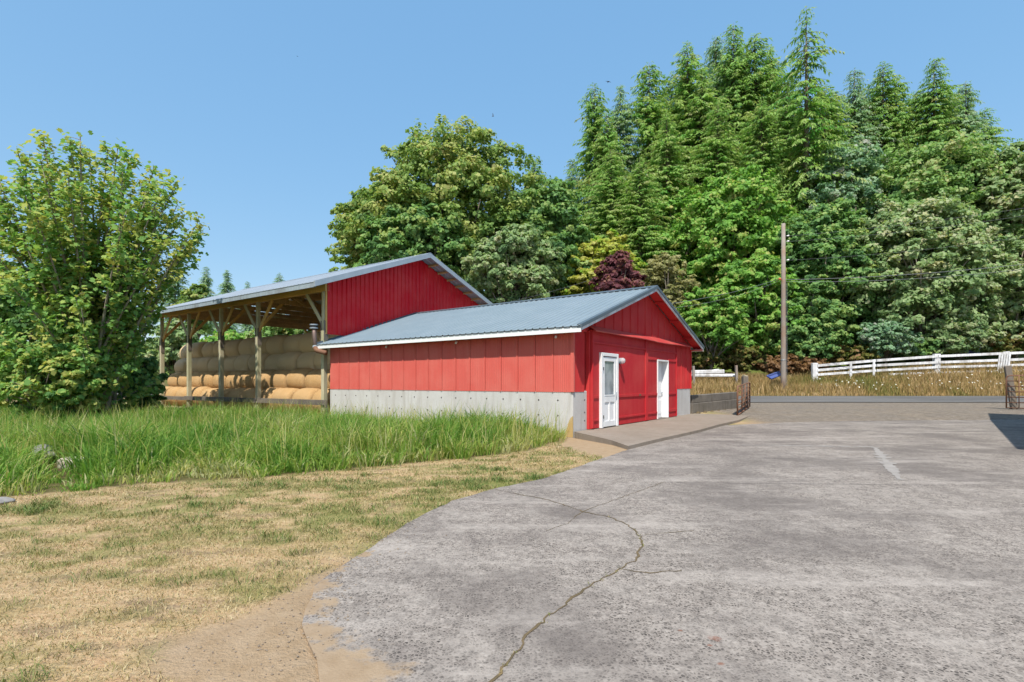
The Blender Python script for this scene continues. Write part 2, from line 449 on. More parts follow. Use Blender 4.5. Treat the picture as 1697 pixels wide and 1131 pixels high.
GR = {
 'near_maple': [(0.0, (0.032, 0.075, 0.021)), (0.4, (0.074, 0.140, 0.036)), (0.72, (0.147, 0.190, 0.043)), (0.9, (0.230, 0.220, 0.048)), (1.0, (0.276, 0.190, 0.048))],
 'olive': [(0.0, (0.040, 0.075, 0.022)), (0.4, (0.085, 0.13, 0.035)), (0.8, (0.15, 0.175, 0.055)), (1.0, (0.21, 0.16, 0.07))],
 'mid': [(0.0, (0.035, 0.075, 0.022)), (0.5, (0.085, 0.145, 0.045)), (1.0, (0.17, 0.21, 0.08))],
 'deep': [(0.0, (0.026, 0.06, 0.022)), (0.5, (0.065, 0.125, 0.038)), (1.0, (0.13, 0.18, 0.055))],
 'bright': [(0.0, (0.035, 0.085, 0.016)), (0.5, (0.080, 0.165, 0.030)), (1.0, (0.165, 0.235, 0.055))],
 'lime': [(0.0, (0.09, 0.16, 0.02)), (0.5, (0.17, 0.25, 0.03)), (1.0, (0.26, 0.31, 0.06))],
 'greygreen': [(0.0, (0.045, 0.08, 0.035)), (0.5, (0.11, 0.155, 0.068)), (0.9, (0.20, 0.225, 0.11)), (1.0, (0.27, 0.20, 0.09))],
 'bluegreen': [(0.0, (0.035, 0.075, 0.042)), (0.5, (0.095, 0.155, 0.088)), (1.0, (0.20, 0.25, 0.155))],
 'purple': [(0.0, (0.03, 0.012, 0.016)), (0.6, (0.085, 0.030, 0.036)), (1.0, (0.14, 0.085, 0.05))],
 'pale': [(0.0, (0.195, 0.217, 0.075)), (0.5, (0.390, 0.375, 0.165)), (1.0, (0.540, 0.480, 0.255))],
 'fir': [(0.0, (0.036, 0.086, 0.026)), (0.5, (0.095, 0.180, 0.044)), (1.0, (0.234, 0.289, 0.067))],
 'fir_yellow': [(0.0, (0.037, 0.117, 0.024)), (0.5, (0.106, 0.250, 0.044)), (1.0, (0.225, 0.344, 0.086))],
 'fir_blue': [(0.0, (0.041, 0.094, 0.050)), (0.5, (0.106, 0.188, 0.091)), (1.0, (0.247, 0.296, 0.156))],
 'bramble': [(0.0, (0.07, 0.11, 0.02)), (0.5, (0.20, 0.21, 0.05)), (0.8, (0.30, 0.20, 0.08)), (1.0, (0.36, 0.21, 0.11))],
 'fern': [(0.0, (0.14, 0.07, 0.03)), (0.5, (0.30, 0.17, 0.08)), (1.0, (0.38, 0.25, 0.13))],
 'tall': [(0.0, (0.067, 0.178, 0.026)), (0.45, (0.161, 0.330, 0.050)), (0.8, (0.322, 0.420, 0.087)), (0.92, (0.567, 0.463, 0.159)), (1.0, (0.794, 0.535, 0.249))],
 'lawn': [(0.0, (0.085, 0.162, 0.034)), (0.35, (0.227, 0.236, 0.078)), (0.6, (0.425, 0.317, 0.155)), (1.0, (0.624, 0.439, 0.265))],
 'dry': [(0.0, (0.132, 0.176, 0.033)), (0.3, (0.242, 0.209, 0.066)), (0.6, (0.396, 0.264, 0.110)), (1.0, (0.506, 0.374, 0.209))],
}
FOL = 3.1
for k, st in GR.items():
    g_ = 1.0 if k in ('lawn', 'dry', 'fern', 'bramble', 'pale', 'tall') else FOL
    M['leaf_' + k] = leafy('leaf_' + k, [(p_, tuple(min(.5, c_ * g_) for c_ in col)) for p_, col in st], 0.48 if k not in ('lawn', 'dry') else 0.2)
M['flower'] = painted('white_flower', (0.75, 0.76, 0.70), (0.70, 0.72, 0.60), 0.8, 0.1, False)

# ------------------------------------------------------------------ object helpers
def tag(o, label=None, cat=None, group=None, kind=None):
    if label: o['label'] = label
    if cat: o['category'] = cat
    if group: o['group'] = group
    if kind: o['kind'] = kind
    return o

def empty(name, loc=(0, 0, 0), rz=0.0, label=None, cat=None, group=None, parent=None):
    o = bpy.data.objects.new(name, None)
    o.empty_display_size = 0.3
    o.location = loc; o.rotation_euler = (0, 0, rz)
    C.objects.link(o)
    if parent: o.parent = parent
    return tag(o, label, cat, group)

def link(name, me, mat, parent=None, loc=(0, 0, 0), rot=(0, 0, 0)):
    o = bpy.data.objects.new(name, me)
    if mat is not None and len(me.materials) == 0: me.materials.append(mat)
    C.objects.link(o)
    o.location = loc; o.rotation_euler = rot
    if parent: o.parent = parent
    return o

class MB:
    def __init__(self): self.v = []; self.f = []
    def add(self, vs, fs):
        n = len(self.v)
        self.v += [tuple(p) for p in vs]
        self.f += [tuple(i + n for i in f) for f in fs]
        return self
    def box(self, x0, x1, y0, y1, z0, z1):
        vs = [(x, y, z) for z in (z0, z1) for y in (y0, y1) for x in (x0, x1)]
        return self.add(vs, [(0, 2, 3, 1), (4, 5, 7, 6), (0, 1, 5, 4), (2, 6, 7, 3), (0, 4, 6, 2), (1, 3, 7, 5)])
    def beam(self, p, q, w, h, up=(0, 0, 1), jit=0.0):
        p, q = Vector(p), Vector(q)
        d = (q - p).normalized(); u = Vector(up)
        if abs(d.dot(u)) > 0.98: u = Vector((1, 0, 0))
        a = d.cross(u).normalized(); b = a.cross(d).normalized()
        vs = []
        for c in (p, q):
            for sa, sb in ((-1, -1), (1, -1), (1, 1), (-1, 1)):
                vs.append(c + a * sa * w / 2 + b * sb * h / 2)
        return self.add(vs, [(0, 3, 2, 1), (4, 5, 6, 7), (0, 1, 5, 4), (1, 2, 6, 5), (2, 3, 7, 6), (3, 0, 4, 7)])
    def tube(self, pts, radii, n=8, cap=True):
        pts = [Vector(p) for p in pts]
        if isinstance(radii, (int, float)): radii = [radii] * len(pts)
        base = len(self.v); ref = None
        for i, p in enumerate(pts):
            d = (pts[min(i + 1, len(pts) - 1)] - pts[max(i - 1, 0)]).normalized()
            if ref is None:
                ref = Vector((0, 0, 1)) if abs(d.z) < 0.9 else Vector((1, 0, 0))
            a = d.cross(ref).normalized(); b = d.cross(a).normalized(); ref = b.cross(d) if False else ref
            for k in range(n):
                t = 2 * math.pi * k / n
                self.v.append(tuple(p + (a * math.cos(t) + b * math.sin(t)) * radii[i]))
        for i in range(len(pts) - 1):
            for k in range(n):
                k2 = (k + 1) % n
                self.f.append((base + i * n + k, base + i * n + k2, base + (i + 1) * n + k2, base + (i + 1) * n + k))
        if cap:
            self.f.append(tuple(base + k for k in range(n))[::-1])
            self.f.append(tuple(base + (len(pts) - 1) * n + k for k in range(n)))
        return self
    def mesh(self, name, smooth=False, bevel=0.0):
        me = bpy.data.meshes.new(name)
        me.from_pydata(self.v, [], self.f)
        bm = bmesh.new(); bm.from_mesh(me)
        if bevel:
            bmesh.ops.bevel(bm, geom=bm.edges[:], offset=bevel, segments=1, affect='EDGES', clamp_overlap=True)
        bmesh.ops.recalc_face_normals(bm, faces=bm.faces)
        bm.to_mesh(me); bm.free()
        if smooth: me.shade_smooth()
        me.update()
        return me
    def build(self, name, mat, parent=None, smooth=False, bevel=0.0, loc=(0, 0, 0), rot=(0, 0, 0)):
        return link(name, self.mesh(name, smooth, bevel), mat, parent, loc, rot)

def bulk(name, V, loops, starts, tint=None):
    """mesh from flat arrays; tint = one value for each face"""
    me = bpy.data.meshes.new(name)
    V = np.ascontiguousarray(V, dtype=np.float32)
    me.vertices.add(len(V)); me.vertices.foreach_set('co', V.ravel())
    me.loops.add(len(loops)); me.loops.foreach_set('vertex_index', np.ascontiguousarray(loops, dtype=np.int32))
    me.polygons.add(len(starts)); me.polygons.foreach_set('loop_start', np.ascontiguousarray(starts, dtype=np.int32))
    me.update(calc_edges=True)
    if tint is not None:
        a = me.attributes.new('tint', 'FLOAT', 'FACE')
        a.data.foreach_set('value', np.ascontiguousarray(tint, dtype=np.float32))
    return me

def quads(name, V, tint):
    n = len(V) // 4
    return bulk(name, V, np.arange(n * 4), np.arange(n) * 4, tint)

def unit(v):
    return v / (np.linalg.norm(v, axis=-1, keepdims=True) + 1e-9)

def kites(P, N, L, W, r, fold=0.12, droop=0.0):
    """kite-shaped leaves at P with normals N, random spin"""
    n = len(P)
    a = unit(np.cross(N, r.normal(size=(n, 3))))
    b = np.cross(N, a)
    L = L[:, None]; W = W[:, None]
    v0 = P - a * L * 0.5
    v1 = P + b * W * 0.5 - a * L * 0.05 + N * L * fold
    v2 = P + a * L * 0.5 - np.array([0, 0, 1]) * L * droop
    v3 = P - b * W * 0.5 - a * L * 0.05 + N * L * fold
    return np.stack([v0, v1, v2, v3], 1).reshape(-1, 3)

def leaf_cloud(lobes, n_clumps, lpc, leaf, seed, crad=0.3, up=0.55):
    n_clumps = int(n_clumps * 1.7); lpc = int(lpc * 0.6); crad *= 0.80
    r = np.random.default_rng(seed)
    lb = np.array(lobes, float)
    w = (lb[:, 3] * lb[:, 4] + lb[:, 3] * lb[:, 5]); w = w / w.sum()
    k = r.choice(len(lb), n_clumps, p=w)
    d = unit(r.normal(size=(n_clumps, 3)))
    d[:, 2] = np.where(d[:, 2] < -0.5, -d[:, 2], d[:, 2])
    rr = np.where(r.random(n_clumps) < 0.72, r.uniform(0.82, 1.06, n_clumps), r.uniform(0.4, 0.82, n_clumps))
    cen = lb[k, :3] + d * lb[k, 3:6] * rr[:, None]
    mr = lb[k, 3:6].mean(1)
    cr = mr * crad * r.uniform(0.7, 1.35, n_clumps)
    ct = r.normal(0, 0.2, n_clumps)
    idx = np.repeat(np.arange(n_clumps), lpc)
    n = len(idx)
    q = unit(r.normal(size=(n, 3)) + 0.75 * d[idx] + np.array([0, -0.25, 0.35])) * (r.random(n) ** 0.38)[:, None]
    ax = r.normal(size=(n_clumps, 3)) * np.array([1, 1, .35]) + 0.8 * d; ax = unit(ax)       # each clump is a spray drawn out along its twig
    q2 = q * np.array([1, 1, 0.55])
    P = cen[idx] + (q2 + ax[idx] * (q * ax[idx]).sum(1, keepdims=True) * 0.9) * cr[idx][:, None] + r.normal(size=(n, 3)) * 0.12 * cr[idx][:, None]
    N = unit(0.30 * d[idx] + 0.75 * q + np.array([0, -0.1, up * 0.7]) + r.normal(size=(n, 3)) * 0.45)
    Ls = leaf * r.uniform(0.65, 1.35, n)
    V = kites(P, N, Ls, Ls * r.uniform(0.6, 0.95, n), r)
    tint = np.clip(0.45 + ct[idx] + r.normal(0, 0.17, n), 0, 1)
    return V, tint, cen

def crown_lobes(cx, cy, z0, z1, W, seed, n=16, depth=0.85, top=0.0, fat=0.42):
    """lobes filling one dome-shaped crown: (x, y, z, rx, ry, rz)"""
    r = np.random.default_rng(seed)
    zc = (z0 + z1) / 2 - 0.05 * (z1 - z0); hz = (z1 - z0) / 2
    out = []
    for i in range(n):
        f = (i + 0.5) / n
        zz = 1 - 2 * f
        a = i * 2.39996 + r.uniform(-0.3, 0.3)
        q = math.sqrt(max(0, 1 - zz * zz))
        rl = r.uniform(0.8, 1.2) * fat
        s = 1 - rl * 0.9
        taper = 1 - top * max(0, zz)
        x = cx + math.cos(a) * q * W * s * taper; y = cy + math.sin(a) * q * W * depth * s * taper
        z = zc + zz * hz * (1 - rl * 0.75)
        out.append((x, y, z, W * rl, W * depth * rl, min(hz, W) * rl * 0.9))
    out.append((cx, cy, zc, W * 0.5, W * 0.5 * depth, hz * 0.5))
    return out

def limbs(base, targets, r0, seed, fork=0.28):
    r = random.Random(seed)
    mb = MB()
    b = Vector(base)
    H = max(t[2] for t in targets) - b.z
    lean = Vector((r.uniform(-.03, .03), r.uniform(-.03, .03), 1))
    pts, rs = [], []
    for i in range(7):
        f = i / 6
        p = b + lean * (H * 0.72 * f) + Vector((r.uniform(-.1, .1), r.uniform(-.1, .1), 0)) * (0 if i == 0 else 1)
        pts.append(p); rs.append(r0 * (1.25 if i == 0 else 1) * (1 - 0.78 * f))
    mb.tube(pts, rs, 9)
    for t in targets:
        t = Vector(t)
        f = min(0.92, max(fork * 0.6, (t.z - b.z) / H * 0.62 * r.uniform(0.7, 1.05)))
        k = f * 6; i = int(k); s = pts[i].lerp(pts[min(6, i + 1)], k - i)
        ra = r0 * (1 - 0.78 * f) * 0.5
        m = s.lerp(t, 0.5) + Vector((r.uniform(-.3, .3), r.uniform(-.3, .3), (t - s).length * 0.08))
        mb.tube([s, s.lerp(m, .5) + Vector((0, 0, .05)), m, t], [ra, ra * .8, ra * .6, max(0.02, ra * .2)], 6)
    return mb

def broadleaf(name, label, px, top, half, bot, Y, mat, seed, n_clumps=300, lpc=100, leaf=0.36, group=None, lobes=16,
              depth=0.85, tp=0.25, bark='bark', crad=0.3, fat=0.42, cat='tree', trunk=None):
    X = (px - CX) / F_PX * Y
    zb = float(height(X, Y)) - 0.15
    z1 = CAMH + (HZ - top) / F_PX * Y; z0 = CAMH + (HZ - bot) / F_PX * Y
    W = half / F_PX * Y
    root = empty(name, (X, Y, zb), 0, label, cat, group)
    lb = crown_lobes(0, 0, z0 - zb, z1 - zb, W, seed, lobes, depth, tp, fat)
    V, t, cen = leaf_cloud(lb, n_clumps, lpc, leaf, seed + 1, crad)
    link('crown', quads('crown', V, t), M[mat], root)
    tr = trunk or max(0.07, 0.022 * (z1 - zb))
    tg = [l[:3] for l in lb] + [tuple(c) for c in cen[:26]]
    limbs((0, 0, 0), tg, tr, seed).build('trunk', M[bark], root, True)
    return root

# ------------------------------------------------------------------ the ground
def axis(parts):
    out = []
    for a, b, s in parts:
        out += list(np.arange(a, b - 1e-6, s))
    out.append(parts[-1][1])
    return np.array(out)
gx = axis([(-500, -60, 40), (-60, -14, 1.5), (-14, 5, 0.13), (5, 30, 0.35), (30, 70, 2), (70, 500, 43)])
gy = axis([(-60, -12, 8), (-12, 1.4, 1.0), (1.4, 15, 0.13), (15, 45, 0.35), (45, 120, 3), (120, 900, 60)])
GX, GY = np.meshgrid(gx, gy)
GZ = height(GX, GY)
dd = dist_poly(GX, GY, DRIVE)
GZ = GZ - 0.05 * (1 - sst(-0.12, 0.0, dd)) - 0.008
V = np.stack([GX, GY, GZ], -1).reshape(-1, 3)
ny, nx = GX.shape
ii = (np.arange(ny - 1)[:, None] * nx + np.arange(nx - 1)[None]).ravel()
loops = np.stack([ii, ii + 1, ii + nx + 1, ii + nx], 1).ravel()
gm = bulk('ground', V, loops, np.arange(len(ii)) * 4)

def lawn_green(x, y):
    n = 0.38 * vnoise(x * 0.8 + y * .3, y * 1.4, 11, 3) + 0.62 * vnoise(x * 3.6 + y, y * 7.5 - x * 1.5, 14, 4)
    edge = np.exp(-np.clip(dist_poly(x, y, DRIVE), 0, 9) / 0.5) * (np.asarray(y) > 4.3)
    return np.clip(sst(0.43, 0.64, n) * 0.8 + 0.6 * edge * sst(0.3, 0.5, vnoise(x * 2, y * 2, 5, 2)), 0, 1)
dirt_d = dist_poly(GX, GY, DIRT) + 0.32 * (vnoise(GX * 3, GY * 3, 21, 3) - 0.5)
strip = [gpt(1020, 765), gpt(930, 740), gpt(945, 712), (2.6, 11.6), (6.4, 15.5), (8.4, 18.6), (10.5, 19.4), (8, 17.4), (4.6, 13.2)]
dirt = np.maximum(1 - sst(-0.06, 0.16, dirt_d), 1 - sst(-0.1, 0.35, dist_poly(GX, GY, strip) + 0.3 * (vnoise(GX * 2, GY * 2, 22, 3) - 0.5)))
tall_d = dist_poly(GX, GY, TALL)
gravel = sst(8, 9.5, GX) * sst(17, 19, GY)
gravel = np.maximum(gravel, 1 - sst(-0.25, -0.1, dd))
ypr = GY - shift(GX)
rough = np.maximum(1 - sst(-0.3, 0.05, tall_d), sst(36.2, 36.9, ypr))
hillm = sst(43, 48, ypr)
for nm, arr in (('green', lawn_green(GX, GY)), ('dirt', dirt), ('gravel', gravel), ('rough', rough), ('hill', hillm)):
    a = gm.attributes.new(nm, 'FLOAT', 'POINT')
    a.data.foreach_set('value', np.ascontiguousarray(np.clip(arr, 0, 1).ravel(), dtype=np.float32))
gm.shade_smooth()
tag(link('ground', gm, M['ground']), 'dry mown lawn, bare dirt and gravel ground running up to the wooded hill', 'ground', None, 'structure')

def sheet(name, poly, z, thick, mat, label, cat):
    bm = bmesh.new()
    top = [bm.verts.new((x, y, (z(x, y) if callable(z) else z))) for x, y in poly]
    f = bm.faces.new(top)
    ext = bmesh.ops.extrude_face_region(bm, geom=[f])
    for v in ext['geom']:
        if isinstance(v, bmesh.types.BMVert): v.co.z -= thick
    bmesh.ops.recalc_face_normals(bm, faces=bm.faces)
    bmesh.ops.triangulate(bm, faces=bm.faces)
    me = bpy.data.meshes.new(name); bm.to_mesh(me); bm.free()
    return tag(link(name, me, mat), label, cat, None, 'structure')

# the outline of the driveway, roughened so that its edge is broken rather than ruled
def roughen(poly, step, amp, seed):
    r = random.Random(seed); out = []
    for i in range(len(poly)):
        a = Vector(poly[i]); b = Vector(poly[(i + 1) % len(poly)])
        n = max(1, int((b - a).length / step)) if (a.length < 26 and b.length < 26 and a.y > -3 and b.y > 1) else 1
        for k in range(n):
            p = a.lerp(b, k / n)
            out.append((p.x + r.uniform(-amp, amp), p.y + r.uniform(-amp, amp)))
    return out
drive = sheet('driveway', roughen(DRIVE, 0.16, 0.018, 4), 0.0, 0.04, M['drive'], 'worn exposed-aggregate concrete driveway with a long crack', 'driveway')

# the crack wandering across the driveway, filled with soil, and the joints of the slabs
def ribbon(pts, wid, z, seed, jit):
    r = random.Random(seed); P = []
    for i in range(len(pts) - 1):
        a, b = Vector(pts[i]), Vector(pts[i + 1])
        n = max(2, int((b - a).length / 0.045))
        for k in range(n): P.append(a.lerp(b, k / n) + Vector((r.uniform(-jit, jit), r.uniform(-jit, jit))))
    P.append(Vector(pts[-1]))
    mb = MB()
    for i, p in enumerate(P):
        d = (P[min(i + 1, len(P) - 1)] - P[max(0, i - 1)]).normalized(); nrm = Vector((-d.y, d.x))
        w = wid * (0.2 + 1.5 * float(vnoise(np.array([i * .23]), np.array([seed * 3.1]), seed, 2)[0]) ** 1.5) * r.uniform(.7, 1.3)
        mb.v += [(p.x + nrm.x * w, p.y + nrm.y * w, z), (p.x - nrm.x * w, p.y - nrm.y * w, z)]
    for i in range(len(P) - 1):
        mb.f.append((2 * i, 2 * i + 1, 2 * i + 3, 2 * i + 2))
    return mb, P
CRK = [gpt(*p) for p in ((818, 811), (860, 820), (905, 828), (965, 848), (1010, 858), (1042, 871), (1060, 888), (1065, 900), (1056, 925), (1030, 944), (1000, 960),
                         (975, 975), (950, 990), (925, 1012), (892, 1036), (868, 1062), (852, 1085), (832, 1110), (812, 1134), (800, 1160))]
mb, CP = ribbon(CRK[:5], 0.008, 0.004, 3, 0.014); mb.build('crack', M['mossy_crack'], drive)
mb, CP2 = ribbon(CRK[4:], 0.0095, 0.004, 5, 0.016); mb.build('crack', M['mossy_crack'], drive)
for pts, sd in (((CRK[6], gpt(1095, 884), gpt(1150, 880)), 21), ((CRK[9], gpt(1075, 950), gpt(1130, 946)), 22), ((CRK[3], gpt(940, 868), gpt(905, 880)), 23), ((gpt(1100, 800), gpt(1010, 832), gpt(965, 848)), 24)):
    mb, _ = ribbon(list(pts), .005, .0035, sd, .012); mb.build('crack', M['mossy_crack'], drive)
M['joint'] = concrete('joint_filler', (0.16, 0.145, 0.135), (0.22, 0.20, 0.19), (0.12, 0.11, 0.10), 3)
M['patch'] = concrete('pale_patch_concrete', (0.27, 0.25, 0.232), (0.32, 0.30, 0.28), (0.22, 0.205, 0.19), 3)
for a, b, w, mt in (((1000, 762), (1697, 758), 0.008, 'joint'), ((1120, 800), (1697, 806), 0.008, 'joint'), ((1450, 742), (1492, 796), 0.10, 'patch'),
                    ((1230, 738), (1448, 741), 0.07, 'patch'), ((1180, 722), (1697, 719), 0.012, 'joint')):
    mb, _ = ribbon([gpt(*a), gpt((a[0] + b[0]) / 2, (a[1] + b[1]) / 2), gpt(*b)], w, 0.0045 if mt == 'patch' else 0.0035, 9, 0.008)
    mb.build('patch_strip' if mt == 'patch' else 'joint', M[mt], drive)

# the raised apron slab in front of the doors
APR = [(1.60, 13.50), gpt(985, 724, .11), gpt(1015, 731, .09), gpt(1041, 740, .07), gpt(1070, 733, .07), gpt(1100, 726, .07), gpt(1130, 719.5, .07), gpt(1160, 713, .065),
       gpt(1190, 705, .06), gpt(1225, 697, .06), gpt(1243, 690, .06), (7.55, 21.4), (7.05, 21.0)]
def apr_z(x, y):
    s = (x - 1.564) * 0.8055 - (y - 13.51) * 0.5926
    return float(0.155 - 0.085 * np.clip(s / 2.3, 0, 1))
sheet('apron_slab', APR, apr_z, 0.16, M['slab'], 'low brown concrete apron slab before the two white doors', 'slab')

# the road
rx = np.concatenate([np.arange(-60, 60, 2.0), np.arange(60, 301, 30)])
mb = MB()
for i, x in enumerate(rx):
    for yp in (30.2, 31.5, 33, 34.5, 36.2):
        y = yp + float(shift(x))
        mb.v.append((x, y, float(height(x, y)) + 0.02 + 0.05 * (1 - abs(yp - 33.2) / 3)))
    if i:
        for k in range(4): mb.f.append(((i - 1) * 5 + k, i * 5 + k, i * 5 + k + 1, (i - 1) * 5 + k + 1))
tag(mb.build('road', M['asphalt']), 'narrow grey asphalt road running past below the wooded bank', 'road', None, 'structure')

# ------------------------------------------------------------------ buildings: shared pieces
ROT = math.atan2(0.8055, 0.5926)            # local x runs along the door front, local y along the long side

def profile(width, ribs, fine=0, amp=0.006):
    """cross-section of a ribbed sheet: list of (x, height); ribs = (centre, foot width, top width, height)"""
    pts = []
    cuts = sorted(ribs)
    x = 0.0
    def flat(a, b):
        if fine <= 0 or b - a < fine: return [(a, 0), (b, 0)]
        n = max(1, int(round((b - a) / fine))); q = []
        st = (b - a) / n
        for i in range(n):
            q += [(a + i * st, 0), (a + (i + .35) * st, 0), (a + (i + .5) * st, amp), (a + (i + .85) * st, amp)]
        return q + [(b, 0)]
    for c, wf, wt, h in cuts:
        a = max(0, c - wf / 2); b = min(width, c + wf / 2)
        if a > x: pts += flat(x, a)
        pts += [(a, 0), (max(0, c - wt / 2), h), (min(width, c + wt / 2), h), (b, 0)]
        x = b
    if x < width: pts += flat(x, width)
    out = [pts[0]]
    for p in pts[1:]:
        if abs(p[0] - out[-1][0]) > 1e-5 or abs(p[1] - out[-1][1]) > 1e-5: out.append(p)
    return out

def wall_sheet(name, prof, x0, zb, zt, mapf, mat, parent, me=None, loc=(0, 0, 0)):
    """upright ribbed sheet; zb, zt: numbers or functions of x; mapf(x, out, z) -> local point"""
    if me is None:
        mb = MB(); fb = zb if callable(zb) else (lambda x: zb); ft = zt if callable(zt) else (lambda x: zt)
        for x, h in prof:
            X = x0 + x
            mb.v += [mapf(X, h, fb(X)), mapf(X, h, max(ft(X), fb(X) + 0.002))]
        for i in range(len(prof) - 1):
            mb.f.append((2 * i, 2 * i + 2, 2 * i + 3, 2 * i + 1))
        me = mb.mesh(name)
    return link(name, me, mat, parent, loc)

# ------------------------------------------------------------------ the red outbuilding
BW, BL, ZS = 9.43, 10.38, 1.19
ob = empty('outbuilding', (1.564, 13.51, 0), ROT, 'low red metal-sided outbuilding with blue-grey roof and two white doors', 'building')
EAV, RK, GO = 0.33, 4.715, 0.42
def zr(s): return 2.84 + 0.332 * ((s if s < RK else 2 * RK - s) + EAV)
# concrete base
mb = MB(); mb.box(0, 0.25, 0.25, BL, -0.15, ZS).build('foundation', M['concrete'], ob, bevel=0.012)
MB().box(0, 0.80, 0, 0.25, -0.15, ZS).build('foundation', M['concrete'], ob, bevel=0.012)
MB().box(7.55, BW, 0, 0.25, -0.15, ZS).build('foundation', M['concrete'], ob, bevel=0.012)
MB().box(BW - .25, BW, .25, BL, -0.15, ZS).build('foundation', M['concrete'], ob, bevel=0.012)
MB().box(.25, BW - .25, BL - .25, BL, -0.15, ZS).build('foundation', M['concrete'], ob, bevel=0.012)
st = MB(); sr = random.Random(2)
ol = [(0.0, 0.0), (0.0, .55)] + [(.06 * k, .56 - .10 * k + sr.uniform(-.06, .06)) for k in range(1, 6)] + [(.42, .0)]
st.add([(-.004, t, z) for t, z in ol] + [(.02, t, z) for t, z in ol], [tuple(range(len(ol)))] + [(k, (k + 1) % len(ol), len(ol) + (k + 1) % len(ol), len(ol) + k) for k in range(len(ol))])
st.build('orange_stain', M['orange_stain'], ob)
# tie holes left in the concrete
tm = MB().tube([(0, 0, 0), (-0.006, 0, 0)], 0.022, 8).mesh('tie_hole')
M['hole'] = painted('dark_tie_hole', (0.06, 0.05, 0.045), (0.09, 0.08, 0.07), 0.9, 0.1, False)
for k in range(17):
    for z in (0.55, 0.95):
        o = link('tie_hole', tm, M['hole'], ob, (-0.0005, 0.45 + k * 0.6, z))
tm2 = MB().tube([(0, 0, 0), (0, -0.006, 0)], 0.022, 8).mesh('tie_hole')
for s, z in ((0.62, 0.95), (0.62, 0.62), (0.62, 0.40)): link('tie_hole', tm2, M['hole'], ob, (s, -0.0005, z))
# inner walls behind the sheets
MB().box(0.012, 0.16, 0.16, BL, ZS + 0.002, 2.70).build('wall', M['dark_core'], ob)
MB().box(BW - .16, BW - .03, 0.16, BL, ZS + .002, 2.70).build('wall', M['red'], ob)
g = MB()
g.add([(0.03, BL - .1, ZS + .003), (BW - .03, BL - .1, ZS + .003), (BW - .03, BL - .1, 2.75), (RK, BL - .1, 4.35), (0.03, BL - .1, 2.75),
       (0.03, BL, ZS + .003), (BW - .03, BL, ZS + .003), (BW - .03, BL, 2.75), (RK, BL, 4.35), (0.03, BL, 2.75)],
      [(0, 1, 2, 3, 4), (9, 8, 7, 6, 5), (0, 5, 6, 1), (1, 6, 7, 2), (2, 7, 8, 3), (3, 8, 9, 4), (4, 9, 5, 0)])
g.build('rear_wall', M['red'], ob)
g = MB()
def gable_core(mb, y0, y1, s0, s1, z0):
    ss = [s0] + ([RK] if s0 < RK < s1 else []) + [s1]
    poly = [(s0, z0), (s1, z0)] + [(s, zr(s) - 0.14) for s in reversed(ss)]
    n = len(poly)
    mb.add([(x, y0, z) for x, z in poly] + [(x, y1, z) for x, z in poly],
           [tuple(range(n)), tuple(range(2 * n - 1, n - 1, -1))] + [(i, (i + 1) % n, n + (i + 1) % n, n + i) for i in range(n)])
gable_core(g, 0.04, 0.16, 0.03, 0.79, ZS + .003); gable_core(g, 0.04, 0.16, 0.79, 7.56, 2.72); gable_core(g, 0.04, 0.16, 7.56, BW - .03, ZS + .003)
g.build('front_wall', M['red'], ob)
# siding of the long side: 18 sheets
pw = BL / 18
pr = profile(pw - .008, [(0.028, 0.05, 0.02, 0.030)], 0.066, 0.008)
me = None
for k in range(18):
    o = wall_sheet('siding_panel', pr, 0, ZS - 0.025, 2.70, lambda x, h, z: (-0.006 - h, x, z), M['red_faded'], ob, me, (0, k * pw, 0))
    me = o.data
MB().box(-0.045, 0.03, -0.045, 0.05, ZS - .02, 2.72).build('corner_trim', M['red_faded'], ob, bevel=0.006)
# front siding: gable sheets above the hood and full-height ones at both ends
pw = BW / 16
for k in range(16):
    s0 = k * pw
    pr = profile(pw, [(0.025, 0.045, 0.02, 0.026)], 0.0 if 1 <= k <= 12 else 0.066, 0.006)
    low = ZS - 0.02 if (k == 0 or k >= 13) else 2.76
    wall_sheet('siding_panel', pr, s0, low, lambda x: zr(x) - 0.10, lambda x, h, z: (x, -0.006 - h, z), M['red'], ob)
MB().box(BW - .03, BW + .04, -0.045, 0.05, ZS - .02, 2.72).build('corner_trim', M['red'], ob, bevel=0.006)
MB().box(0.74, 0.80, -0.075, 0.03, 0.16, 2.80).build('corner_trim', M['red'], ob, bevel=0.006)
# two big sliding doors hung on a track under a hood
def slab(mb, s0, s1, z0, z1, t0=-0.10, t1=-0.03): return mb.box(s0, s1, t0, t1, z0, z1)
sd = empty('sliding_door', (0, 0, 0), 0, parent=ob)
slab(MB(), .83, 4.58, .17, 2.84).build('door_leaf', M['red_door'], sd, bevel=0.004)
for (a, b, z0, z1) in ((.86, 1.22, .98, 1.06), (2.40, 4.56, .98, 1.06), (2.40, 4.56, .36, .42), (.86, 1.22, .36, .42), (.86, 4.56, 2.47, 2.53)):
    MB().box(a, b, -0.125, -0.101, z0, z1).build('trim_board', M['red_door'], sd, bevel=0.004)
for (a, b) in ((.83, .90), (4.50, 4.58)):
    MB().box(a, b, -0.135, -0.1005, .18, 2.83).build('trim_board', M['red_door'], sd, bevel=0.004)
MB().box(3.98, 4.12, -.135, -.126, .985, 1.055).build('latch', M['rust'], sd, bevel=.003)
sd2 = empty('sliding_door', (0, 0, 0), 0, parent=ob)
mbd = MB(); slab(mbd, 4.64, 5.60, .17, 2.83, -.085); slab(mbd, 6.67, 7.54, .17, 2.83, -.085); slab(mbd, 5.6005, 6.6695, 2.215, 2.83, -.085)
mbd.build('door_leaf', M['red_door'], sd2)
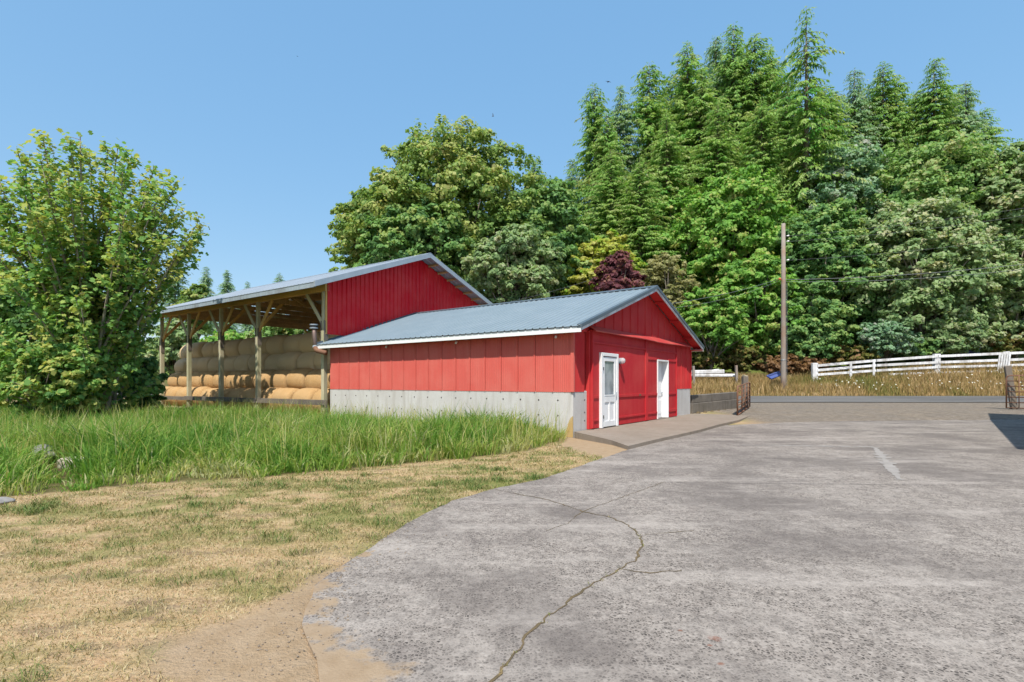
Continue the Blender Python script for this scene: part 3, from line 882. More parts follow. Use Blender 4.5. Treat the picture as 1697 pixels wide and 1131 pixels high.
for (a, b, z0, z1) in ((4.76, 5.58, .98, 1.06), (6.69, 7.46, .98, 1.06), (4.76, 5.58, .36, .42), (6.69, 7.46, .36, .46), (4.76, 7.46, 2.47, 2.53), (4.76, 5.56, 2.17, 2.24), (6.71, 7.46, 2.17, 2.24)):
    MB().box(a, b, -.11, -.086, z0, z1).build('trim_board', M['red_door'], sd2, bevel=.004)
for (a, b) in ((4.64, 4.74), (7.47, 7.54)):
    MB().box(a, b, -.12, -.0855, .18, 2.82).build('trim_board', M['red_door'], sd2, bevel=.004)
# slanting hood over the track, a little dented
hm = MB(); N = 24
rr_ = random.Random(5)
for i in range(N + 1):
    s = .80 + (8.92 - .80) * i / N
    d = 0.008 * math.sin(i * .9) + rr_.uniform(-.006, .006)
    sag = -0.03 * sst(.45, .62, i / N) * (1 - sst(.62, .85, i / N)) * 1.0
    hm.v += [(s, -0.03, 2.955), (s, -0.25 - d * .6, 2.80 + float(sag) + d * .25), (s, -0.245 - d * .6, 2.775 + float(sag) + d * .25), (s, -0.03, 2.93)]
for i in range(N):
    for k in range(4): hm.f.append((4 * i + k, 4 * i + (k + 1) % 4, 4 * i + 4 + (k + 1) % 4, 4 * i + 4 + k))
hm.f += [(0, 1, 2, 3), (4 * N + 3, 4 * N + 2, 4 * N + 1, 4 * N)]
hm.build('hood', M['red_hood'], ob)
# white screen door
d1 = empty('screen_door', (0, 0, 0), 0, parent=ob)
a0, a1, zt, zb_ = 1.26, 2.34, 2.24, .16
for (x0, x1, z0, z1) in ((a0, a0 + .10, zb_, zt), (a1 - .10, a1, zb_, zt), (a0 + .101, a1 - .101, zt - .09, zt)):
    MB().box(x0, x1, -.185, -.101, z0, z1).build('door_frame', M['white'], d1, bevel=.006)
b0, b1 = a0 + .115, a1 - .115
for (x0, x1, z0, z1) in ((b0, b0 + .115, .18, 2.13), (b1 - .115, b1, .18, 2.13), (b0 + .116, b1 - .116, 2.01, 2.13), (b0 + .116, b1 - .116, .86, 1.04), (b0 + .116, b1 - .116, .18, .34), (1.765, 1.835, .341, .859)):
    MB().box(x0, x1, -.165, -.12, z0, z1).build('stile', M['white'], d1, bevel=.006)
MB().box(b0 + .1, b1 - .1, -.14, -.128, 1.03, 2.02).build('pane', M['glass'], d1)
for x0, x1 in ((b0 + .116, 1.764), (1.836, b1 - .116)):
    MB().box(x0, x1, -.142, -.125, .341, .859).build('panel', M['white'], d1)
MB().box(b0 + .10, b1 - .10, -.172, -.1655, 1.04, 1.075).build('bead', M['white'], d1)
MB().tube([(b1 - .05, -.20, 1.02), (b1 - .05, -.20, 1.14)], .012, 8).build('handle', M['galv'], d1)
for z in (.42, 1.75): MB().box(a0 + .085, a0 + .13, -.192, -.186, z, z + .09).build('hinge', M['black_band'], d1)
# white panelled door, set back in a deep white jamb
d2 = empty('panel_door', (0, 0, 0), 0, parent=ob)
c0, c1, ztt = 5.61, 6.66, 2.20
MB().box(c0, c0 + .05, -.115, .20, .165, ztt).build('jamb', M['white'], d2, bevel=.005)
MB().box(c1 - .05, c1, -.115, .20, .165, ztt).build('jamb', M['white'], d2, bevel=.005)
MB().box(c0 + .0505, c1 - .0505, -.115, .20, ztt - .05, ztt).build('jamb', M['white'], d2, bevel=.005)
MB().box(c0 + .051, c1 - .051, .12, .165, .17, ztt - .051).build('door_leaf', M['white'], d2)
for (x0, x1) in ((c0 + .14, c0 + .46), (c1 - .46, c1 - .14)):
    for (z0, z1) in ((.30, .80), (.92, 1.52), (1.64, 2.02)):
        MB().box(x0, x1, .107, .1195, z0, z1).build('panel', M['white'], d2, bevel=.008)
MB().tube([(c1 - .12, .118, 1.05), (c1 - .12, .07, 1.05)], [.03, .03], 10).build('knob', M['galv'], d2)
MB().box(c0, c1, -.12, .2, .13, .1645).build('threshold', M['concrete_low'], d2)
# round lamp beside the screen door
lp = empty('wall_lamp', (0, 0, 0), 0, parent=ob)
MB().tube([(2.52, -.101, 2.05), (2.52, -.13, 2.05)], .075, 14).build('base', M['galv'], lp)
MB().tube([(2.52, -.13, 2.05), (2.52, -.16, 2.05), (2.52, -.24, 2.05), (2.52, -.29, 2.05), (2.52, -.305, 2.05)], [.05, .085, .09, .06, .02], 14).build('globe', M['lamp_glass'], lp, True)
MB().tube([(2.52, -.145, 2.05), (2.52, -.165, 2.05)], .093, 14).build('ring', M['galv'], lp)
# eave, soffit and rake boards
for side in (0, 1):
    f = (lambda s: s) if side == 0 else (lambda s: 2 * RK - s)
    lo, hi = sorted((f(-EAV - .02), f(-EAV + .012)))
    MB().box(lo, hi, -GO, BL + .28, 2.665, 2.80).build('eave_board', M['white'], ob, bevel=.004)
    lo, hi = sorted((f(-EAV + .013), f(-0.03)))
    MB().box(lo, hi, -GO + .02, BL + .2, 2.70, 2.72).build('soffit', M['red'], ob)
    # sloping boards under the gable overhang and the rake flashing
    for nm, y0, y1, dz0, dz1, mt in (('soffit', -GO + .03, -0.035, -.085, -.06, 'red'), ('rake_board', -GO - .005, -GO + .028, -.135, -.012, 'white_worn'), ('rake_flashing', -GO - .035, -GO + .10, -.055, .035, 'trim_blue')):
        m2 = MB(); vs = []
        for s in (-EAV + (.02 if nm != 'rake_flashing' else -.03), RK - .001):
            for y in (y0, y1):
                for dz in (dz0, dz1): vs.append((f(s), y, zr(s) + dz))
        m2.add(vs, [(0, 1, 3, 2), (4, 6, 7, 5), (0, 4, 5, 1), (2, 3, 7, 6), (0, 2, 6, 4), (1, 5, 7, 3)])
        m2.build(nm, M[mt], ob)
    for s in (0.9, 2.4, 3.9):
        m2 = MB(); m2.beam((f(s), -GO + .03, zr(s) - .13), (f(s), -.03, zr(s) - .13), .05, .08); m2.build('lookout', M['red'], ob)
    # ribbed roof sheets
    RL = BL + .32 + GO
    nsh = 12; w = RL / nsh
    pr = profile(w, [(w * (i + .12) / 4, .05, .02, .026) for i in range(4)])
    m2 = MB(); s_ = [-EAV - .05, RK]
    for x, h in pr:
        for s in s_: m2.v.append((f(s), x, zr(s) + h))
        for s in s_: m2.v.append((f(s), x, zr(s) + h - .012))
    for i in range(len(pr) - 1):
        a = 4 * i; b = a + 4
        m2.f += [(a, b, b + 1, a + 1), (a + 2, a + 3, b + 3, b + 2), (a, a + 2, b + 2, b)]
    rp = m2.mesh('roof_panel')
    for k in range(nsh): link('roof_panel', rp, M['roof_blue'], ob, (0, -GO + k * w, 0))
m2 = MB(); vs = []
for y in (-GO - .03, BL + .33):
    vs += [(RK - .17, y, zr(RK - .17) + .045), (RK, y, zr(RK) + .055), (RK + .17, y, zr(RK + .17) + .045), (RK + .17, y, zr(RK + .17) + .03), (RK, y, zr(RK) + .04), (RK - .17, y, zr(RK - .17) + .03)]
m2.add(vs, [(0, 6, 7, 1), (1, 7, 8, 2), (2, 8, 9, 3), (3, 9, 10, 4), (4, 10, 11, 5), (5, 11, 6, 0), (0, 1, 4, 5), (1, 2, 3, 4), (6, 11, 10, 7), (7, 10, 9, 8)])
m2.build('ridge_cap', M['trim_blue'], ob)
m2 = MB(); m2.box(-EAV - .03, RK, BL + .321, BL + .345, 0, .01)
vs = []
for s in (-EAV - .04, RK):
    for y in (BL + .322, BL + .35):
        for dz in (-.04, .07): vs.append((s, y, zr(s) + dz))
MB().add(vs, [(0, 1, 3, 2), (4, 6, 7, 5), (0, 4, 5, 1), (2, 3, 7, 6), (0, 2, 6, 4), (1, 5, 7, 3)]).build('wall_flashing', M['trim_blue'], ob)
for t in (0.45, 3.95, 7.1):
    MB().tube([(-.05, t, 2.64), (-.10, t, 2.62), (-.115, t, 2.575)], [.02, .035, .03], 8).build('insulator', M['white'], ob, True)

# the downpipe that takes the barn's rain
dp = empty('downpipe', (0, 0, 0), 0, 'brown downpipe with a black and white collar where barn meets outbuilding', 'downpipe')
def L2W(s, t, z): return Vector((1.564, 13.51, 0)) + Vector((.5926, .8055, 0)) * s + Vector((-.8055, .5926, 0)) * t + Vector((0, 0, z))
pp = [(-.30, 10.95, 3.62), (-.30, 10.94, 3.45), (-.32, 10.90, 3.25), (-.40, 10.72, 2.72), (-.40, 10.62, 2.60), (-.30, 10.18, 2.50)]
MB().tube([L2W(*p) for p in pp[1:4]], [.085, .085, .08], 12).build('pipe', M['brown_pipe'], dp, True)
MB().tube([L2W(*p) for p in pp[3:]], [.088, .088, .085], 12).build('elbow', M['rust'], dp, True)
for z0, z1, r_, mt in ((3.56, 3.60, .155, 'galv'), (3.475, 3.559, .14, 'black_band'), (3.435, 3.474, .155, 'galv')):
    MB().tube([L2W(-.30, 10.95, z0), L2W(-.30, 10.95, z1)], r_, 14).build('collar', M[mt], dp)
MB().tube([L2W(-.38, 10.74, 2.78), L2W(-.39, 10.73, 2.70)], .1, 12).build('band', M['galv'], dp)

# ------------------------------------------------------------------ the hay barn
BX, BY, BROT = -7.10, 19.90, ROT + rad(1.2)
hb = empty('hay_barn', (BX, BY, 0), BROT, 'open-sided hay barn with red gable and long galvanised roof', 'barn')
cB, sB = math.cos(BROT), math.sin(BROT)
def B2W(s, t, z): return Vector((BX + cB * s - sB * t, BY + sB * s + cB * t, z))
HW, HL, HE, HG = 4.81, 14.1, 0.95, 0.85
def zh(s): return 5.00 + 0.368 * ((s if s < HW else 2 * HW - s) + HE)
PT = [0, 4.62, 7.8, 11.0, 14.1]
def post(s, t):
    ps = empty('post', (s, t, 0), 0, parent=hb)
    MB().box(-.085, .085, -.085, .085, -.1, 3.38).build('lower_post', M['wood_grey'], ps, bevel=.008)
    MB().box(-.07, .07, -.07, .07, 3.381, 4.85).build('upper_post', M['wood_grey'], ps, bevel=.008)
    for d in (-1, 1):
        MB().box(-.09, .09, *sorted((d * .088, d * .112)), 3.0, 3.75).build('splice_plate', M['wood_rail'], ps, bevel=.004)
    return ps
for t in PT:
    post(0, t); post(2 * HW, t)
    for s, d in ((0, 1), (2 * HW, -1)):
        for q in (-1, 1):
            if (t == 0 and q == -1) or (t == HL and q == 1): continue
            MB().beam((s + d * .10 * (1 if q == 1 else -1) * 0 - d * .005, t + q * .06, 3.62), (s - d * .005, t + q * 1.12, 4.86), .045, .15).build('brace', M['wood_gold' if q == -1 else 'wood_grey'], hb, bevel=.004)
        MB().beam((s + d * .06, t, 3.75), (s + d * 1.65, t + .02, zh(1.65) - .45), .045, .13).build('brace', M['wood_gold'], hb, bevel=.004)
for s in (0, 2 * HW):
    d = 1 if s == 0 else -1
    MB().beam((s - d * .03, -.16, 4.99), (s - d * .03, HL + .9, 4.99), .09, .26).build('eave_beam', M['wood_gold'], hb, bevel=.006)
    MB().beam((s + d * .11, -0.1, 4.99), (s + d * .11, HL + .3, 4.99), .06, .24).build('eave_beam', M['wood_dark'], hb, bevel=.006)
# trusses at the posts and between them
TT = [0.25, 2.3, 4.62, 6.2, 7.8, 9.4, 11.0, 12.6, 14.1]
for t in TT:
    m2 = MB()
    m2.beam((0, t, 5.02), (2 * HW, t, 5.02), .05, .2)
    for a, b in ((0, HW), (2 * HW, HW)):
        m2.beam((a, t, zh(a) - .22), (b, t, zh(b) - .22), .05, .19)
        k1 = a + (b - a) * .45
        m2.beam((k1, t + .045, 5.02), (k1, t + .045, zh(k1) - .22), .04, .12)
        m2.beam((k1, t - .045, 5.02), (b, t - .045, zh(b) - .3), .04, .12)
        k2 = a + (b - a) * .22
        m2.beam((k1, t - .045, 5.02), (k2, t - .045, zh(k2) - .22), .04, .12)
    m2.build('truss', M['wood_dark'], hb)
# purlins
for side in (0, 1):
    f = (lambda s: s) if side == 0 else (lambda s: 2 * HW - s)
    for k in range(10):
        s = -HE + .12 + k * (HW + HE - .2) / 9
        MB().beam((f(s), -HG + .05, zh(s) - .075), (f(s), HL + .85, zh(s) - .075), .05, .10, up=(-.345 * (1 if side == 0 else -1), 0, .94)).build('purlin', M['wood_dark'], hb)
    RL = HL + .95 + HG; nsh = 17; w = RL / nsh
    pr = profile(w, [(w * (i + .12) / 4, .05, .02, .024) for i in range(4)])
    m2 = MB(); s_ = [-HE - .05, HW]
    for x, h in pr:
        for s in s_: m2.v.append((f(s), x, zh(s) + h))
        for s in s_: m2.v.append((f(s), x, zh(s) + h - .012))
    for i in range(len(pr) - 1):
        a = 4 * i; b = a + 4
        m2.f += [(a, b, b + 1, a + 1), (a + 2, a + 3, b + 3, b + 2), (a, a + 2, b + 2, b)]
    rp = m2.mesh('roof_panel')
    for k in range(nsh): link('roof_panel', rp, M['galv'], hb, (0, -HG + k * w, 0))
    lo, hi = sorted((f(-HE - .035), f(-HE + .0)))
    nf = 5; fl = (HL + .95 + HG) / nf
    for k in range(nf):
        MB().box(lo, hi, -HG + k * fl + .002, -HG + (k + 1) * fl - .002, 4.80 + (.004 if k % 2 else 0), 4.99).build('fascia', M['galv_old'], hb)
    for nm, y0, y1, dz0, dz1, mt in (('rake_flashing', -HG - .03, -HG + .05, -.17, .035, 'galv'),):
        vs = []
        for s in (-HE - .05, HW - .001):
            for y in (y0, y1):
                for dz in (dz0, dz1): vs.append((f(s), y, zh(s) + dz))
        MB().add(vs, [(0, 1, 3, 2), (4, 6, 7, 5), (0, 4, 5, 1), (2, 3, 7, 6), (0, 2, 6, 4), (1, 5, 7, 3)]).build(nm, M[mt], hb)
m2 = MB(); vs = []
for y in (-HG - .035, HL + .96):
    vs += [(HW - .17, y, zh(HW - .17) + .045), (HW, y, zh(HW) + .055), (HW + .17, y, zh(HW + .17) + .045), (HW + .17, y, zh(HW + .17) + .03), (HW, y, zh(HW) + .04), (HW - .17, y, zh(HW - .17) + .03)]
m2.add(vs, [(0, 6, 7, 1), (1, 7, 8, 2), (2, 8, 9, 3), (3, 9, 10, 4), (4, 10, 11, 5), (5, 11, 6, 0), (0, 1, 4, 5), (1, 2, 3, 4), (6, 11, 10, 7), (7, 10, 9, 8)])
m2.build('ridge_cap', M['galv'], hb)
# red gable sheets with girts behind
npn = 11; pw = (2 * HW + .08) / npn
for k in range(npn):
    s0 = .04 + k * pw
    pr = profile(pw, [(pw * (i + .15) / 4, .06, .022, .036) for i in range(4)])
    wall_sheet('gable_panel', pr, s0, 3.24, lambda x: zh(x) - .06, lambda x, h, z: (x, -.10 - h, z), M['barn_red'], hb)
for z in (3.35, 4.3, 5.3): MB().box(.1, 2 * HW - .1, -.095, -.06, z, z + .12).build('girt', M['wood_dark'], hb)
MB().box(-.02, .039, -.125, -.09, 3.24, 5.1).build('corner_trim', M['wood_gold'], hb)
# red skirt along the far side
npn = 9; pw = 8.6 / npn
pr = profile(pw, [(pw * (i + .15) / 4, .055, .022, .024) for i in range(4)]); me = None
for k in range(npn):
    o = wall_sheet('skirt_panel', pr, 0, 3.0, 4.95, lambda x, h, z: (2 * HW + .12 + h, x, z), M['barn_red'], hb, me, (0, .1 + k * pw, 0)); me = o.data
MB().beam((-.12, -.32, .66), (-.12, 11.2, .64), .06, .20).build('bottom_rail', M['wood_rail'], hb, bevel=.006)
MB().beam((-.12, 11.22, .62), (-.12, 14.3, .62), .06, .18).build('bottom_rail', M['wood_rail'], hb, bevel=.006)
for s in (-.32, ):
    MB().box(-.17, -.05, s, s + .10, -.1, .56).build('rail_post', M['wood_rail'], hb, bevel=.006)

# round hay bales, laid end to end in four stepped rows
def bale_mesh(seed):
    r = random.Random(seed); mb = MB(); n = 26
    ys = [-.60, -.58, -.525, -.42, -.2, 0, .2, .42, .525, .58, .60]; rs = [.31, .40, .455, .487, .5, .496, .5, .487, .455, .40, .31]
    ph = [r.uniform(0, 6.28) for _ in range(4)]
    def R(a, y): return 1 + .012 * math.sin(2 * a + ph[0]) + .010 * math.sin(3 * a + ph[1] + y) + .008 * math.sin(7 * a + ph[2] + 3 * y) + r.uniform(-.004, .004)
    for y, rr in zip(ys, rs):
        for k in range(n):
            a = 2 * math.pi * k / n; q = rr * R(a, y)
            mb.v.append((math.cos(a) * q, y, math.sin(a) * q))
    m = len(ys)
    for i in range(m - 1):
        for k in range(n): mb.f.append((i * n + k, i * n + (k + 1) % n, (i + 1) * n + (k + 1) % n, (i + 1) * n + k))
    mb.f.append(tuple(range(n))); mb.f.append(tuple((m - 1) * n + k for k in range(n))[::-1])
    return mb.mesh('hay_bale', True)
BM = [bale_mesh(i) for i in range(6)]
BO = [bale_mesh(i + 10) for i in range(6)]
rows = [('bottom', .68, .64), ('second', 1.36, 1.47), ('third', 1.84, 2.30), ('top', 2.05, 3.14)]
ordn = ['first', 'second', 'third', 'fourth', 'fifth', 'sixth', 'seventh', 'eighth', 'ninth', 'tenth', 'eleventh', 'twelfth']
look = {'bottom': 'golden round hay bale behind the wooden rail', 'second': 'sunlit round hay bale just above the bottom row',
        'third': 'greyish round hay bale below the top row', 'top': 'greyish round hay bale in the top row under the rafters'}
r = random.Random(3)
for nm, s, z in rows:
    t = -.10 + r.uniform(0, .3)
    for k in range(12):
        sc = r.uniform(1.03, 1.12)
        o = link('hay_bale', r.choice(BO if nm in ('third', 'top') else BM), M['hay_lifted' if nm in ('third', 'top') else 'hay'])
        o.location = B2W(s + r.uniform(-.07, .07), t + .60 * sc, z + r.uniform(-.035, .035))
        o.rotation_euler = (r.uniform(0, 0), r.uniform(0, 6.28), 0)
        o.rotation_mode = 'QUATERNION'
        o.rotation_quaternion = Matrix.Rotation(BROT + r.uniform(-.02, .02), 3, 'Z').to_quaternion() @ Matrix.Rotation(r.uniform(0, 6.28), 3, 'Y').to_quaternion()
        o.scale = (sc, sc, sc)
        where = ordn[k] + ' from the red gable'
        tag(o, look[nm] + ', ' + where, 'hay bale', 'round hay bales stacked in the open barn')
        t += 1.205 * sc + r.uniform(0, .05)

# ------------------------------------------------------------------ far side of the yard: fences, wall, gates, pole, wires
# low concrete wall beyond the outbuilding
lw = empty('retaining_wall', (0, 0, 0), 0, 'low dark mossy concrete wall between outbuilding and pipe gate', 'wall')
pa, pb = Vector((7.45, 22.2, 0)), Vector((10.55, 25.0, 0))
MB().beam(pa + Vector((0, 0, .22)), pb + Vector((0, 0, .32)), .35, .62).build('lower_course', M['concrete_low'], lw, bevel=.02)
MB().beam(pa + Vector((.04, .04, .70)), pb + Vector((.04, .04, .80)), .26, .335).build('upper_course', M['concrete_low'], lw, bevel=.02)
for k in range(7):
    p = pa.lerp(pb, (k + .5) / 7) + Vector((.16, -.28, .13))
    MB().tube([p + Vector((-.12, -.1, -.06)), p, p + Vector((.1, .12, -.05))], [.05, .08, .05], 6).build('fallen_leaf_heap', M['mossy_crack'], lw, True)

def pipe_gate(name, label, a, b, za, zb, h, bars, ups, rad_=0.028, mat='rust', mesh=False):
    g = empty(name, (a[0], a[1], za), 0, label, 'gate', 'rusty pipe gates of the yard')
    A = Vector((0, 0, 0)); Bv = Vector((b[0] - a[0], b[1] - a[1], zb - za))
    Z = Vector((0, 0, 1))
    rc = .12
    d = Bv.normalized()
    loop = [A + Z * .06, A + Z * (h - rc), A + Z * (h - rc * .3) + d * rc * .3, A + Z * h + d * rc, Bv + Z * h - d * rc, Bv + Z * (h - rc * .3) - d * rc * .3, Bv + Z * (h - rc), Bv + Z * .06]
    MB().tube(loop, rad_ * 1.25, 8).build('frame', M[mat], g, True)
    MB().tube([A + Z * .08, Bv + Z * .08], rad_, 8).build('bottom_bar', M[mat], g, True)
    for k in range(bars):
        z = .08 + (h - .08) * (k + 1) / (bars + 1)
        MB().tube([A + Z * z, Bv + Z * z], rad_ * .85, 8).build('bar', M[mat], g, True)
    for k in range(ups):
        f = (k + 1) / (ups + 1)
        o = d.cross(Z) * .04
        MB().tube([A.lerp(Bv, f) + o + Z * .08, A.lerp(Bv, f) + o + Z * h], rad_ * .8, 8).build('upright', M[mat], g, True)
    return g
pipe_gate('pipe_gate', 'rusty pipe gate standing open beside the low concrete wall', (9.0, 21.0), (11.25, 24.9), .03, .20, 1.22, 5, 3)
gp = empty('gate_post', (11.15, 25.25, 0.1), 0, 'grey wooden gate post behind the open pipe gate at the wall', 'post')
MB().beam((0, 0, -.2), (.03, 0, 1.62), .26, .24).build('shaft', M['wood_rail'], gp, bevel=.02)
MB().beam((.02, -.005, 1.6205), (.03, -.005, 1.66), .2, .2).build('cap', M['wood_grey'], gp, bevel=.01)
rg = pipe_gate('pipe_gate', 'dark rusty barred gate at the right edge of the driveway', (22.55, 24.0), (25.6, 21.2), .18, .14, 1.55, 5, 9, .024)
gp = empty('gate_post', (22.85, 24.15, .1), 0, 'leaning grey plank gate post at the right edge', 'post')
MB().beam((.22, 0, -.1), (-.06, .05, 2.08), .30, .10, up=(0, 1, 0)).build('plank', M['wood_rail'], gp, bevel=.01)
MB().beam((.25, .12, -.1), (.12, .12, 1.5), .12, .10, up=(0, 1, 0)).build('prop', M['wood_rail'], gp, bevel=.01)

# white rail fence along the bank on the right
FY = 41.0
wf = empty('rail_fence', at(1350, 632, FY), 0, 'worn white board fence climbing the bank to the right', 'fence')
o0 = wf.location.copy()
def fp(px, py, dy=0): return at(px, py, FY) - o0 + Vector((0, dy, 0))
for px, top, w_, bot in ((1350, 602, .42, 642), (1552, 587, .46, 634), (1668, 583, .34, 630), (1768, 578, .4, 628)):
    a = fp(px, bot); b = fp(px, top)
    MB().beam(a, b, .30, w_, up=(1, 0, 0)).build('post', M['white_worn'], wf, bevel=.03)
for px, top, bot in ((1407, 601, 628), (1445, 597, 625)):
    MB().beam(fp(px, bot, -.22), fp(px, top, -.22), .05, .18, up=(1, 0, 0)).build('batten', M['white_worn'], wf, bevel=.005)
def rail(pts, h):
    for (x0, y0), (x1, y1) in zip(pts[:-1], pts[1:]):
        MB().beam(fp(x0 + .6, y0, -.18), fp(x1 - .6, y1, -.18), .05, h).build('rail', M['white_worn'], wf, bevel=.006)
rail([(1352, 606.5), (1450, 598), (1552, 591), (1668, 586), (1770, 582)], .19)
rail([(1352, 614), (1450, 606), (1552, 601), (1668, 597), (1770, 592)], .19)
rail([(1352, 621.5), (1450, 614.5), (1552, 609), (1668, 606), (1770, 601)], .18)
rail([(1470, 621), (1552, 618), (1668, 615), (1770, 611)], .16)
for k in range(5):      # loose pickets leaning by the third post
    MB().beam(fp(1648 + k * 4.2, 620 - k, -.28), fp(1652 + k * 4.2, 588 - k * .5, -.26), .03, .14, up=(1, 0, 0)).build('picket', M['white_worn'], wf, bevel=.004)

# fallen white boards and grey stakes on the left part of the bank
lf = empty('fallen_fence', at(1150, 626, 40.2), 0, 'heap of fallen white fence boards behind the low concrete wall', 'fence')
o1 = lf.location.copy()
def lp_(px, py, Y=40.2): return at(px, py, Y) - o1
for a, b, h in (((1120, 618), (1200, 616), .30), ((1118, 623), (1222, 622.5), .24)):
    MB().beam(lp_(*a), lp_(*b), .25, h).build('board', M['white_worn'], lf, bevel=.05)
MB().beam(lp_(1140, 621.5, 40.5), lp_(1192, 613.5, 40.5), .12, .2).build('board', M['white_worn'], lf, bevel=.03)
for i, (px, top) in enumerate(((1150, 607), (1221, 606))):
    sk = tag(MB().beam(at(px, 640, 39.5), at(px - 1, top, 39.5), .2, .16, up=(1, 0, 0)).build('stake', M['pole'], bevel=.02),
             ('grey stake at the corner of the red outbuilding, before the fallen boards', 'grey stake at the right end of the fallen white boards')[i], 'stake', 'grey stakes on the bank')

# utility pole
PY = 38.0
pl = empty('utility_pole', at(1298, 634, PY), 0, 'tall weathered wooden utility pole beside the road', 'pole')
p0 = pl.location.copy()
pts = [at(1298.3, y, PY) - p0 for y in (660, 625, 560, 480, 371)]
MB().tube(pts, [.19, .185, .17, .155, .13], 14).build('shaft', M['pole'], pl, True)
q = at(1298, 464, PY) - p0
MB().tube([q + Vector((-.18, -.15, -.05)), q + Vector((-.34, -.16, .02)), q + Vector((-.36, -.16, .10))], [.03, .09, .07], 10).build('insulator', M['orange'], pl, True)
for y in (392, 401, 432):
    q = at(1300, y, PY) - p0
    MB().tube([q + Vector((.10, -.10, 0)), q + Vector((.26, -.12, .02))], [.03, .06], 8).build('insulator', M['white'], pl, True)
q = at(1298, 597, PY) - p0
MB().tube([q + Vector((0, 0, -.02)), q + Vector((0, 0, .02))], .187, 14).build('band', M['galv'], pl, True)
MB().tube([at(1302, y, PY) - p0 + Vector((.0, -.17, 0)) for y in (640, 560, 470)], .015, 6).build('ground_wire', M['wire'], pl)

def wire(label, a, b, sag, r_=.018):
    a, b = Vector(a), Vector(b)
    pts = [a.lerp(b, k / 16) + Vector((0, 0, -sag * 4 * (k / 16) * (1 - k / 16))) for k in range(17)]
    tag(MB().tube(pts, r_, 6).build('power_line', M['wire'], smooth=True), label, 'cable', 'overhead cables on the pole')
wire('upper of the twin bright cables running right from the pole', at(1300, 464, PY), at(1860, 418, 33), .35, 0.0174)
wire('lower of the twin bright cables running right from the pole', at(1300, 467, PY), at(1860, 424, 33), .50, 0.0136)
wire('topmost thin wire running right from the pole top', at(1300, 392, PY), at(1860, 318, 36), .3, 0.0074)
wire('second thin wire running right from the pole top', at(1300, 401, PY), at(1860, 329, 36), .4, 0.0074)
wire('thin middle wire running right below the pole top', at(1300, 432, PY), at(1860, 366, 36), .4, 0.0068)
wire('upper service cable sagging left from the pole to the outbuilding', at(1290, 463, PY), at(1050, 511, 26), .25, 0.0124)
wire('lower service cable sagging left from the pole to the outbuilding', at(1290, 466, PY), at(1050, 516, 26), .42, 0.0099)
wire('far cable rising over the outbuilding roof before the maples', at(985, 462, 41), at(790, 512, 37), .15, 0.0081)

bb = tag(MB().beam(at(1274, 626, 38.6), at(1293, 619, 38.9), .5, .10, up=(0, -.6, 1)).build('blue_sheet', M['blue'], bevel=.02), 'small bright blue sheet lying in dry grass left of the pole', 'sheet')
MB().beam(at(1274, 624, 38.6) + Vector((-.02, 0, .06)), at(1293, 616.5, 38.9) + Vector((.02, 0, .06)), .06, .03).build('hem', M['blue'], bb)
bc = tag(MB().box(-.5, .5, -.3, .3, 0, .5).build('blue_bin', M['blue'], bevel=.06, loc=at(1609, 589, 44.5)), 'small blue bin half hidden behind the white fence', 'bin')
MB().box(-.54, .54, -.34, .34, .501, .58).build('lid', M['blue'], bc, bevel=.03)

# grey shed standing just outside the picture on the right: its shadow falls into the yard
sh = empty('grey_shed', (19.45, 18.85, 0), math.atan2(.765, .645), 'grey shed beyond the right edge whose shadow falls on the driveway', 'shed')
# local x runs away from the camera; the shed reaches back (-x) and to the right (-y)
MB().box(-14, -.45, -6, -.5, -.1, 4.72).build('wall', M['grey_wall'], sh)
vs = [(-14.4, 0, 4.75), (0, 0, 4.75), (0, -6.6, 6.6), (-14.4, -6.6, 6.6), (-14.4, 0, 4.9), (0, 0, 4.9), (0, -6.6, 6.75), (-14.4, -6.6, 6.75)]
MB().add(vs, [(0, 3, 2, 1), (4, 5, 6, 7), (0, 1, 5, 4), (1, 2, 6, 5), (2, 3, 7, 6), (3, 0, 4, 7)]).build('roof', M['galv'], sh)

# ------------------------------------------------------------------ broadleaved trees behind the buildings
BK = 'broadleaved trees on the wooded bank'
broadleaf('maple_tree', 'huge olive-green maple rising highest behind the two red buildings', 752, 204, 178, 520, 52, 'leaf_olive', 101, 620, 110, .36, BK, 26, .7, .35, 'bark', .27, .36)
broadleaf('maple_tree', 'rounded olive maple left of the huge one, above the barn roof', 632, 292, 92, 500, 55, 'leaf_olive', 102, 330, 100, .36, BK, 15, .8, .3, 'bark', .27, .40)
broadleaf('maple_tree', 'deep green maple right behind the barn ridge', 690, 325, 95, 520, 47, 'leaf_deep', 103, 330, 100, .34, BK, 15, .7, .3)
broadleaf('maple_tree', 'dark green tree between the huge maple and the firs', 905, 275, 82, 530, 50, 'leaf_deep', 104, 360, 100, .34, BK, 18, .8, .3)
broadleaf('maple_tree', 'grey-green maple right above the outbuilding roof', 850, 370, 85, 530, 45, 'leaf_greygreen', 105, 300, 100, .32, BK, 15, .7, .2)
broadleaf('lime_green_tree', 'lime green tree behind the purple-leaved tree', 1000, 372, 75, 560, 49, 'leaf_lime', 106, 260, 100, .33, BK, 14, .8, .3)
broadleaf('purple_plum_tree', 'dark purple-leaved tree above the outbuilding ridge', 1025, 404, 46, 540, 43, 'leaf_purple', 107, 170, 90, .26, BK, 12, .9, .4)
broadleaf('pale_willow_tree', 'pale straw-green bushy tree right of the purple one', 1102, 396, 52, 570, 45, 'leaf_pale', 108, 220, 100, .24, BK, 14, .9, .3)
broadleaf('maple_tree', 'bright green maple mid-height left of the pole', 1215, 262, 105, 560, 54, 'leaf_bright', 109, 420, 105, .35, BK, 20, .8, .3)
